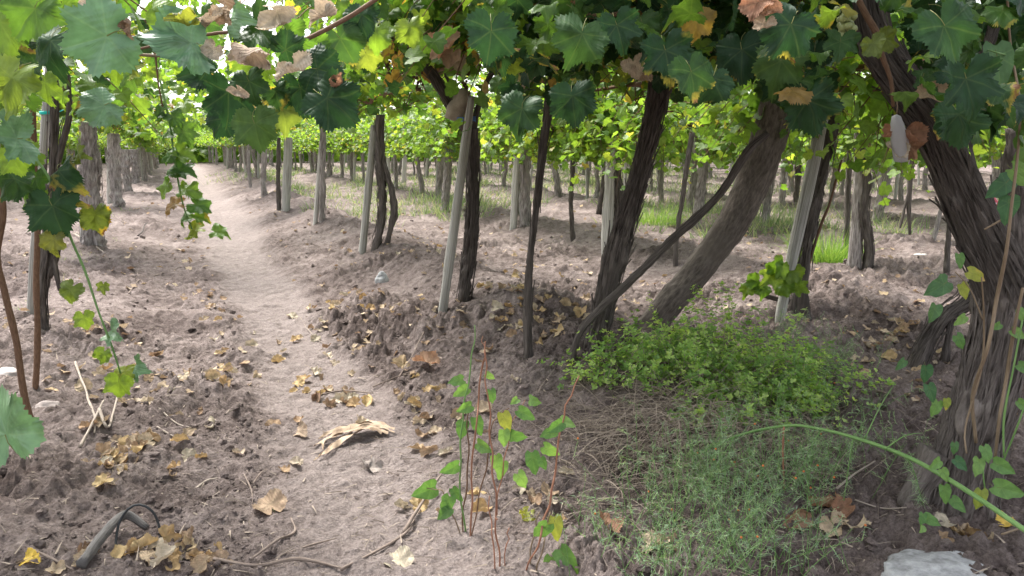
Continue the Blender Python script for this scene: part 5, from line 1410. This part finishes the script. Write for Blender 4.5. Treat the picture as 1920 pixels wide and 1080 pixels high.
# arching green cane
def arching():
    b = at(1930, 1000, 2.05)
    root = thing('arching_stem', b, 'long bright green stem arching across the lower right corner', 'stem')
    pts = [(1985, 1040, 11, -.05), (1920, 993, 10.5, 0), (1800, 912, 10, .25), (1700, 856, 8.5, .45), (1600, 820, 7, .65), (1530, 803, 6, .78), (1480, 798, 6, .88), (1400, 812, 5, 1.0), (1330, 840, 4, 1.1), (1265, 880, 3, 1.2), (1240, 900, 2, 1.25)]
    limb(root, 'stem', pts, 2.1, M_CANE_GREEN, .03, 3, 10, .03)
    r = np.random.default_rng(3)
    S = Soup()
    for (u, v, dx, dy, dd) in [(1600, 820, -25, 170, .65), (1470, 800, 5, 60, .88), (1380, 815, -80, 150, 1.0), (1620, 826, 60, -110, .65), (1700, 856, 30, 90, .45), (1350, 832, -110, 60, 1.05), (1540, 804, -50, 110, .78), (1660, 842, 70, -30, .5)]:
        p0 = at(u, v, 2.1 + dd); p1 = at(u + dx, v + dy, 2.1 + dd + .05); m = (p0 + p1) / 2 + [0, 0, .02]
        S.add(*tube([p0, m, p1], [.0028, .002, .001], seg=5, step=.04))
    link('side_shoots', S.mesh('side_shoots', [M_CANE_GREEN]), root)
    P0 = []; D0 = []; L0 = []
    for (u, v, dx, dy, dd) in [(1600, 820, -25, 170, .65), (1380, 815, -80, 150, 1.0), (1350, 832, -110, 60, 1.05), (1540, 804, -50, 110, .78), (1700, 856, 30, 90, .45)]:
        for k in range(160):
            t = r.random()
            P0.append(at(u + dx * t + r.normal(0, 3), v + dy * t, 2.1 + dd + .05 * t)); q = r.normal(0, 1, 3); D0.append(q / np.linalg.norm(q)); L0.append(r.uniform(.012, .045))
    F_ = Soup(); ribbons(F_, np.array(P0), np.array(D0), np.array(L0), np.full(len(P0), .0009), np.full(len(P0), .2), r.random(len(P0)), 1)
    link('foliage', F_.mesh('foliage', [M_FEATHER], False), root)['kind'] = 'stuff'
    # dead orange stem hanging from its crown
    limb(root, 'dead_side_shoot', [(1470, 800, 4), (1468, 850, 4), (1472, 930, 3), (1484, 980, 2), (1487, 1025, 2)], 2.98, M_CANE_RED, .05, 2, 6, .03)
arching()

# ------------------------------------------------------------------ red stemmed weeds
def weed(label, base, stems, leaves, D=None):
    b = G(*base); Dw = dist(b) if D is None else D
    root = thing('red_stemmed_weed', b, label, 'weed', 'red stemmed weeds in the foreground')
    for pts, mt in stems:
        pts = [(pts[0][0], pts[0][1] + 14, pts[0][2])] + list(pts)
        q = [pts[0]]
        for a, b in zip(pts[:-1], pts[1:]):
            for k in (1, 2, 3):
                t = k / 3
                q.append((a[0] * (1 - t) + b[0] * t + (3.5 * math.sin(k * 2.1 + b[0]) if k < 3 else 0), a[1] * (1 - t) + b[1] * t, (a[2] * (1 - t) + b[2] * t) * .62, .03 * math.sin(b[1] * .02 + b[0])))
        limb(root, 'stem', q, Dw, mt, .06, int(pts[0][0]) % 50, 6, .02)
    for i, (u, v, L, tip, ti, mt) in enumerate(leaves):
        px_leaf(root, u, v, L, Dw + .03 * math.sin(i * 2.3), tip, ti, 14 * math.sin(i * 1.7), mt, i, T_OVAL)
weed('dark stemmed weed with oval green leaves left of the red stems', (872, 1005),
     [([(874, 1005, 6), (862, 900, 6), (868, 790, 6), (882, 690, 5), (890, 610, 3)], M_CANE_GREEN), ([(882, 1008, 6), (884, 900, 6), (894, 790, 6), (906, 680, 6), (910, 640, 3)], M_CANE_RED), ([(868, 1000, 6), (876, 880, 5), (880, 760, 4)], M_CANE), ([(862, 1000, 4), (830, 920, 4), (800, 915, 3)], M_CANE_TAN), ([(884, 1005, 5), (912, 880, 5), (925, 790, 4), (955, 765, 3)], M_CANE)],
     [(866, 734, 36, -60, 0, M_OVAL), (857, 714, 34, -80, -20, M_OVAL), (872, 765, 36, -70, -20, M_OVAL), (896, 797, 40, 20, 0, M_OVAL), (866, 805, 40, -10, 0, M_OVAL), (907, 838, 40, 60, -20, M_OVAL), (846, 878, 42, -70, -20, M_OVAL), (838, 946, 44, -20, 0, M_OVAL), (834, 962, 38, -50, 0, M_OVAL), (800, 920, 60, -80, -45, M_OVAL), (922, 742, 30, 10, 0, M_OVAL), (932, 868, 40, 10, 0, M_OVAL), (856, 926, 34, 40, -10, M_OVAL), (918, 705, 22, 60, 0, M_OVAL)])
weed('tall orange-red weed stem with oval leaves in the middle foreground', (935, 1075),
     [([(936, 1075, 6), (930, 960, 6), (924, 850, 6), (914, 740, 5), (908, 660, 4), (905, 630, 2)], M_CANE_RED), ([(928, 1078, 5), (922, 1000, 5), (918, 930, 3)], M_CANE_RED), ([(946, 1080, 4), (950, 1020, 4), (955, 990, 3)], M_CANE_RED), ([(932, 960, 4), (945, 860, 4), (960, 790, 3), (985, 750, 2)], M_CANE_RED)],
     [(985, 776, 40, 60, 0, M_OVAL), (968, 818, 40, 80, -10, M_OVAL), (945, 820, 38, 0, 0, M_OVAL), (948, 790, 44, 20, -10, M_OVAL_TURN), (1000, 752, 34, 80, -50, M_OVAL), (965, 752, 24, -60, -40, M_OVAL), (940, 880, 40, -10, 0, M_OVAL)])
weed('leaning orange-red weed stem with leaves at the edge of the bush', (1000, 1080),
     [([(985, 1078, 6), (1015, 1000, 7), (1034, 920, 7), (1048, 820, 6), (1060, 760, 5), (1086, 705, 4)], M_CANE_RED), ([(1005, 1080, 6), (1020, 1020, 6), (1032, 960, 5)], M_CANE_TAN), ([(992, 1080, 5), (1000, 1010, 5), (1012, 960, 4)], M_CANE_TAN)],
     [(1000, 866, 48, 10, 0, M_OVAL), (1032, 845, 40, 60, 0, M_OVAL), (1042, 800, 40, -60, -10, M_OVAL), (1062, 792, 36, 70, -30, M_OVAL), (1030, 812, 36, -70, -20, M_OVAL), (1018, 868, 30, 20, 0, M_OVAL), (1042, 988, 50, 10, -10, M_OVAL_TURN), (1016, 995, 50, -40, 20, M_OVAL), (1064, 1050, 66, 35, -10, M_OVAL), (1032, 1062, 48, -5, 0, M_OVAL), (978, 900, 40, 30, 10, M_OVAL)])

# ------------------------------------------------------------------ things lying on the ground
def lump_at(name, label, cat, u, v, wpx, hpx, mat, seed, depth=None, amp=.2):
    g = G(u, v); k = zdepth(g) / FPX
    return lump(name, label, cat, g + np.array([0, 0, hpx * k * .2]), (wpx * .5 * k, (depth or wpx * .4) * k, hpx * .6 * k), mat, seed, amp=amp)
lump_at('white_rock', 'large flat white rock cut off by the bottom right edge', 'rock', 1775, 1106, 240, 62, M_ROCK, 3, 110, amp=.16)
lump_at('white_stone', 'small chalky white stone on the soil ridge by the path', 'stone', 716, 532, 26, 28, M_ROCK, 8)
lump_at('grey_stone', 'flat grey stone lying on the soil near the left edge', 'stone', 85, 770, 52, 22, rough_material('grey_stone', (.26, .22, .205), (.36, .31, .29), nscale=10, coord='Object'), 12)
lump_at('grey_stone', 'half-buried grey block at the far left edge', 'stone', 8, 705, 60, 18, rough_material('grey_stone_pale', (.34, .30, .285), (.44, .40, .38), nscale=10, coord='Object'), 14)

def ground_line(pts, lift=.01):
    out = []
    for q in pts:
        g = G(q[0], q[1], True); out.append(g + np.array([0, 0, lift + (q[2] if len(q) > 2 else 0)]))
    return out
def stick(label, pts, w, mat, name='twig', group=None, cat='twig', bark=.1, seg=7):
    P = ground_line(pts)
    V, F, uv = tube(P, [w] + [w * .9] * (len(P) - 2) + [w * .5], seg=seg, step=.02, bark=bark * 2, wob=.006, seed=int(pts[0][0]))
    return solo(name, tri_mesh(name, V, F, mat, uv), P[0], label, cat, group)
stick('thick grey dead branch stub lying at the bottom left', [(160, 1090, .02), (190, 1045, .03), (218, 1008, .05), (240, 990, .05), (275, 1000, .01)], .021, rough_material('grey_branch', (.08, .075, .072), (.22, .205, .195), scale=(10, 3, 1), nscale=3, bump=.5), 'dead_branch', cat='branch', seg=12)
stick('white peeled stick on the far soil at right', [(1716, 488, .02), (1734, 502, .02)], .022, plain('white_stick', (.75, .72, .68)), 'white_stick', cat='stick', seg=8)
def hose():
    D = dist(G(240, 1010))
    P = [at(218, 1085, D - .3), at(216, 1040, D - .12), at(222, 985, D - .02), (at(240, 955, D)), at(262, 946, D), at(285, 958, D), at(298, 985, D), at(302, 1030, D - .05), at(296, 1060, D - .1)]
    V, F, uv = tube(P, [.0045] * len(P), seg=8, step=.02)
    solo('black_hose', tri_mesh('black_hose', V, F, plain('black_rubber', (.035, .037, .04), .5), uv), G(240, 1010), 'thin black hose looping over the grey branch stub', 'hose')
hose()
TW = [([(140, 448, .05), (175, 468), (215, 490)], .012, M_TWIG_PALE, 'grey stick leaning from the thick shaggy trunk to the ground'), ([(290, 525), (335, 505), (385, 488)], .006, M_TWIG, 'thin dark twig crossing the path edge'),
      ([(560, 595), (590, 640), (606, 650)], .004, M_TWIG_PALE, 'pale stem among leaves right of the path'), ([(400, 1068), (480, 1075), (560, 1062), (640, 1070)], .008, M_TWIG, 'long grey twig along the bottom edge'),
      ([(470, 1066), (520, 1035), (555, 1005), (548, 980)], .006, M_TWIG, 'bent twig above the bottom edge twig'), ([(525, 1052), (580, 1035), (630, 1020)], .005, M_TWIG, 'straight twig lying right of the bent twig'),
      ([(640, 1070), (700, 1040), (760, 1000), (790, 960)], .007, M_TWIG, 'long curved twig left of the dark stemmed weed'), ([(760, 1000), (800, 950, .03), (840, 900, .05)], .008, M_TWIG, 'stout twig rising into the dark stemmed weed'),
      ([(590, 745), (640, 735), (700, 738)], .007, M_TWIG, 'dark twig among dry leaves right of the path'), ([(700, 730), (745, 716), (780, 712)], .005, M_TWIG, 'thin twig on the ridge slope'), ([(750, 720), (790, 660, .02), (815, 610, .04)], .005, M_TWIG, 'thin twig lying up the ridge slope'),
      ([(355, 925), (385, 900), (408, 896)], .007, M_TWIG_PALE, 'short pale curved twig in the tilled soil'), ([(475, 915), (490, 890), (500, 880)], .004, M_TWIG, 'short thin twig on the sandy path'), ([(460, 890), (472, 925), (475, 950)], .004, M_TWIG, 'short twig beside the large pale leaf'),
      ([(145, 700, .02), (165, 760, .04), (180, 800), (178, 820)], .008, M_TWIG_PALE, 'split pale stalk standing at left below the shoot'), ([(150, 842), (175, 815, .02), (200, 790, .04)], .010, M_TWIG_PALE, 'cut pale stick end below the drooping shoot'),
      ([(190, 800, .02), (205, 815, .02), (222, 770, .06)], .009, M_TWIG_PALE, 'grey stalk at the foot of the drooping shoot'), ([(285, 775), (330, 795), (360, 812)], .006, M_TWIG_PALE, 'pale twig in the furrow left of the path'), ([(295, 810), (328, 828)], .007, M_TWIG_PALE, 'short pale twig in the furrow left of the path'),
      ([(1600, 738), (1650, 755), (1695, 768)], .008, M_TWIG, 'dark twig on the shaded soil right of the bush'), ([(60, 1050), (100, 1068), (140, 1085)], .005, M_TWIG, 'thin dark twig in the bottom left corner'), ([(240, 555), (262, 540), (270, 545)], .006, M_TWIG, 'short dark twig left of the path'),
      ([(1530, 970), (1590, 930, .03), (1640, 900, .04)], .006, M_TWIG_PALE, 'pale twig among the feathery weed'), ([(1600, 972, .01), (1650, 980), (1695, 992)], .004, M_TWIG_PALE, 'thin pale twig left of the right-hand trunk'), ([(1870, 1050, .02), (1900, 1030, .03), (1925, 1020, .03)], .005, M_CANE_TAN, 'tan stem by the white rock')]
for pts, w, mt, lab in TW:
    stick(lab, pts, w, mt, group='twigs lying on the soil')
S_ = G(268, 470, True)
stick('small dark curled root standing on the soil left of the path', [(258, 445, .02), (268, 442, .05), (272, 430, .07), (278, 427, .08)], .012, M_BARK, 'dark_root', cat='root')

# fallen leaves
M_AMBER = leaf_material('amber_leaf', [(0.0, (0.46, 0.35, 0.19)), (1.0, (0.40, 0.27, 0.15))], trans_gain=(1.1, 1, .8), trans=.2, rough=.75, spec=.15)
DRYM = [M_DRY, M_DRY, M_DRY_PALE, M_DRY, M_AMBER, M_DRY]
def fallen(u, v, L, mt, k, label, group=None, tilt=.35, yaw=None, r=random, tm=None):
    g = G(u, v, True); size = L * zdepth(g) / FPX / 1.5
    a = r.uniform(0, 6.28) if yaw is None else yaw
    n = np.array([r.gauss(0, tilt), r.gauss(0, tilt), 1.0]) - FH * .25
    o = put_leaf(None, leaf_data(tm or T_DRY, k, mt, 'fallen_leaf'), g + np.array([0, 0, size * .10 + .004]), n, np.array([math.cos(a), math.sin(a), 0]), size, 'fallen_leaf')
    tag(o, label, 'leaf', group)
    return o
fallen(508, 962, 62, M_DRY, 4, 'large tan leaf lying flat on the sandy path near the bottom', tilt=.05, yaw=1.8)
fallen(1882, 1003, 44, M_YELLOW, 4, 'bright yellow fallen leaf near the white rock', tilt=.1)
fallen(748, 1056, 58, M_DRY_PALE, 4, 'pale dry leaf at the bottom edge left of the red stems', tilt=.1)
fallen(352, 865, 36, M_DRY_PALE, 2, 'pale curled leaf alone in the tilled soil left of the path')
fallen(692, 882, 44, rough_material('grey_leaf', (.24, .2, .18), (.36, .32, .29), nscale=8), 0, 'grey crumpled leaf right of the sandy path')
fallen(53, 1066, 44, M_YELLOW, 4, 'yellowish leaf in the bottom left corner', tilt=.15)
fallen(400, 812, 40, M_DRY_PALE, 3, 'pale cupped leaf in the furrow left of the path')
fallen(985, 972, 36, M_OVAL_TURN, 2, 'yellow-green leaf on the soil between the red stems', tilt=.1)
fallen(800, 700, 50, M_DRY_RED, 1, 'rusty orange leaf on the ridge slope')
fallen(755, 692, 38, M_DRY, 0, 'tan leaf left of the rusty orange leaf on the ridge slope')
for (u, v, k) in [(1560, 1000, 0), (1580, 985, 1), (1600, 1010, 2), (1545, 965, 3), (1500, 990, 5), (1250, 1030, 0), (1230, 1020, 2), (1140, 1010, 1)]:
    fallen(u, v, 56, M_DRY_RED if k % 2 else M_DRY, k, '%s withered leaf lying among the feathery weeds %s' % ('rusty' if k % 2 else 'brown', {1560: 'near the old trunk', 1580: 'near the old trunk', 1600: 'nearest the old trunk', 1545: 'right of the dead orange stem', 1500: 'below the dead orange stem', 1250: 'at the bottom edge', 1230: 'at the bottom edge, left one', 1140: 'beside the red stems'}[u]), 'withered leaves under the feathery weeds')
# husk: long pale curled sheath on the path edge
def husk():
    r = np.random.default_rng(4)
    S = Soup()
    for q in range(6):
        dv = (q - 2.5) * 4.5
        P = ground_line([(740 - 12 * (q % 3), 820 + dv * .3, .015), (700, 814 + dv * .6, .035 + .008 * (q % 2)), (660, 822 + dv, .03), (628 - 6 * (q % 4), 834 + dv * 1.6, .012), (606 - 9 * (q % 3), 846 + dv * 2.2, .004)])
        P, W = spline(np.array(P), np.array([.006, .016, .018, .012, .002]), .02)
        V = []
        for i in range(len(P)):
            sd = np.cross(P[min(i + 1, len(P) - 1)] - P[max(i - 1, 0)], [0, 0, 1.]); sd /= np.linalg.norm(sd) + 1e-6
            tw = math.sin(i * .35 + q * 1.7)
            for e in (-1, -.4, .3, 1):
                V.append(P[i] + sd * e * W[i] * (1 - .2 * abs(tw)) + np.array([0, 0, tw * e * W[i] * .55 + .004 * math.sin(i * 1.3 + e * 2)]))
        F = []
        for i in range(len(P) - 1):
            for e in range(3):
                a = i * 4 + e; F += [(a, a + 1, a + 5), (a, a + 5, a + 4)]
        S.add(V, F, np.array(V)[:, :2] * 3)
    solo('dry_husk', S.mesh('dry_husk', [rough_material('husk', (.30, .22, .155), (.48, .37, .27), scale=(1, 1, 1), nscale=14, bump=.4, coord='Object')]), G(670, 822), 'long pale dry husk lying across the right edge of the path', 'husk')
husk()
def litter():
    r = random.Random(44); used = set()
    zones = [  # polyline centre, spread px, count, size m, label, group
        ([(600, 560), (615, 640), (625, 690), (640, 740), (660, 790)], 26, 34, 'leaf in the drift along the right edge of the path', 'drift of leaves right of the path'),
        ([(395, 545), (412, 620), (420, 690), (425, 740)], 14, 22, 'leaf in the line along the left edge of the path', 'line of leaves left of the path'),
        ([(960, 540), (1000, 580), (1030, 620), (940, 610), (960, 640)], 36, 40, 'leaf beyond the soil ridge near the thin stem', 'leaves beyond the ridge'),
        ([(690, 560), (720, 590), (705, 600), (640, 540)], 26, 20, 'leaf on the ridge slope below the white stone', 'leaves on the ridge slope'),
        ([(740, 460), (860, 500), (960, 490), (1040, 520), (1100, 600)], 46, 46, 'leaf between the first and second rows right of the path', 'leaves between the first and second rows'),
        ([(230, 850), (215, 880), (205, 910), (250, 830), (270, 800), (190, 960)], 22, 30, 'leaf in the heap at the foot of the drooping shoot', 'heap of leaves at left'),
        ([(280, 1040), (360, 1055), (420, 1060), (140, 1050), (100, 1055)], 30, 22, 'leaf in the litter along the bottom left edge', 'litter along the bottom left edge'),
        ([(1640, 660), (1680, 650), (1660, 680), (1700, 620), (1620, 690)], 26, 26, 'leaf on the shaded soil left of the old trunk', 'leaves left of the old trunk'),
        ([(700, 770), (780, 750), (850, 740), (820, 800), (760, 840)], 50, 26, 'leaf on the tilled slope left of the red stems', 'leaves on the tilled slope'),
        ([(480, 545), (520, 660), (560, 700), (560, 830), (590, 930)], 30, 18, 'leaf lying on the sandy path itself', 'leaves on the path'),
        ([(300, 640), (330, 900), (250, 700), (150, 620)], 70, 22, 'leaf on the tilled soil left of the path', 'leaves on the soil left of the path'),
        ([(760, 960), (900, 950), (1000, 920), (1080, 960)], 40, 12, 'leaf on the soil around the red stems', 'leaves around the red stems'),
        ([(1850, 1000), (1820, 1020), (1700, 1000)], 30, 8, 'leaf on the soil beside the white rock', 'leaves beside the white rock')]
    for pts, sp, n, lab, grp in zones:
        for _ in range(n):
            i = r.randrange(len(pts) - 1); t = r.random()
            u = pts[i][0] * (1 - t) + pts[i + 1][0] * t + r.gauss(0, sp); v = pts[i][1] * (1 - t) + pts[i + 1][1] * t + r.gauss(0, sp * .5)
            if not (0 < u < 1920 and 330 < v < 1090): continue
            g = G(u, v); L = r.uniform(.05, .10) * FPX / zdepth(g)
            for _try in range(40):
              L = r.uniform(.05, .10) * FPX / zdepth(g)
              mt = DRYM[r.randrange(6)]; k = r.randrange(6)
              tone = {'dry_leaf': 'brown', 'dry_leaf_pale': 'pale', 'amber_leaf': 'amber'}[mt.name]
              shape = ['half-curled', 'cupped', 'folded', 'rolled', 'flat', 'crumpled'][k]
              size = 'large' if L > .085 * FPX / zdepth(g) else ('small' if L < .065 * FPX / zdepth(g) else 'middling')
              full = '%s %s %s %s' % (size, tone, shape, lab)
              if full not in used: break
            used.add(full)
            fallen(u, v, L, mt, k, full, grp, r=r)
    # farther litter, too small to pick apart
    S = Soup(); rr = np.random.default_rng(2); n = 2000
    q = 4.6 * np.exp(rr.random(n) * math.log(6)); a = YAW + rr.uniform(-.66, .62, n)
    x, y = q * np.sin(a), q * np.cos(a)
    keep = (path_mask(x, y) < .6) & (np.abs(noise2(x * .8, y * .8, 8)) < .55)
    x, y = x[keep], y[keep]
    pos = np.stack([x, y, height_full(x, y) + .012], 1); m = len(x)
    leaf_batch(S, T_LOW[0], pos, np.stack([rr.normal(0, .5, m), rr.normal(0, .5, m), np.ones(m)], 1), rr.normal(0, 1, (m, 3)), rr.uniform(.018, .05, m), rr.random(m))
    o = link('leaf_litter', S.mesh('leaf_litter', [M_DRY]))
    tag(o, 'sparse dry leaf litter over the soil under the farther rows', 'leaf litter', kind='stuff')
    S = Soup(); n = 3600                                            # crumbs of leaf and straw over the near soil
    q = 2.2 * np.exp(rr.random(n) * math.log(4)); a = YAW + rr.uniform(-.66, .62, n)
    x, y = q * np.sin(a), q * np.cos(a)
    P = np.stack([x, y, height_full(x, y) + .006], 1); Dv = np.stack([rr.normal(0, 1, n), rr.normal(0, 1, n), rr.normal(0, .25, n)], 1); Dv /= np.linalg.norm(Dv, axis=1)[:, None]
    ribbons(S, P, Dv, rr.uniform(.01, .09, n), rr.uniform(.0012, .004, n), np.full(n, .1), rr.random(n), 2)
    o = link('straw_bits', S.mesh('straw_bits', [M_STRAW], False))
    tag(o, 'bits of straw and broken stalk strewn over the near soil', 'straw', kind='stuff')
litter()
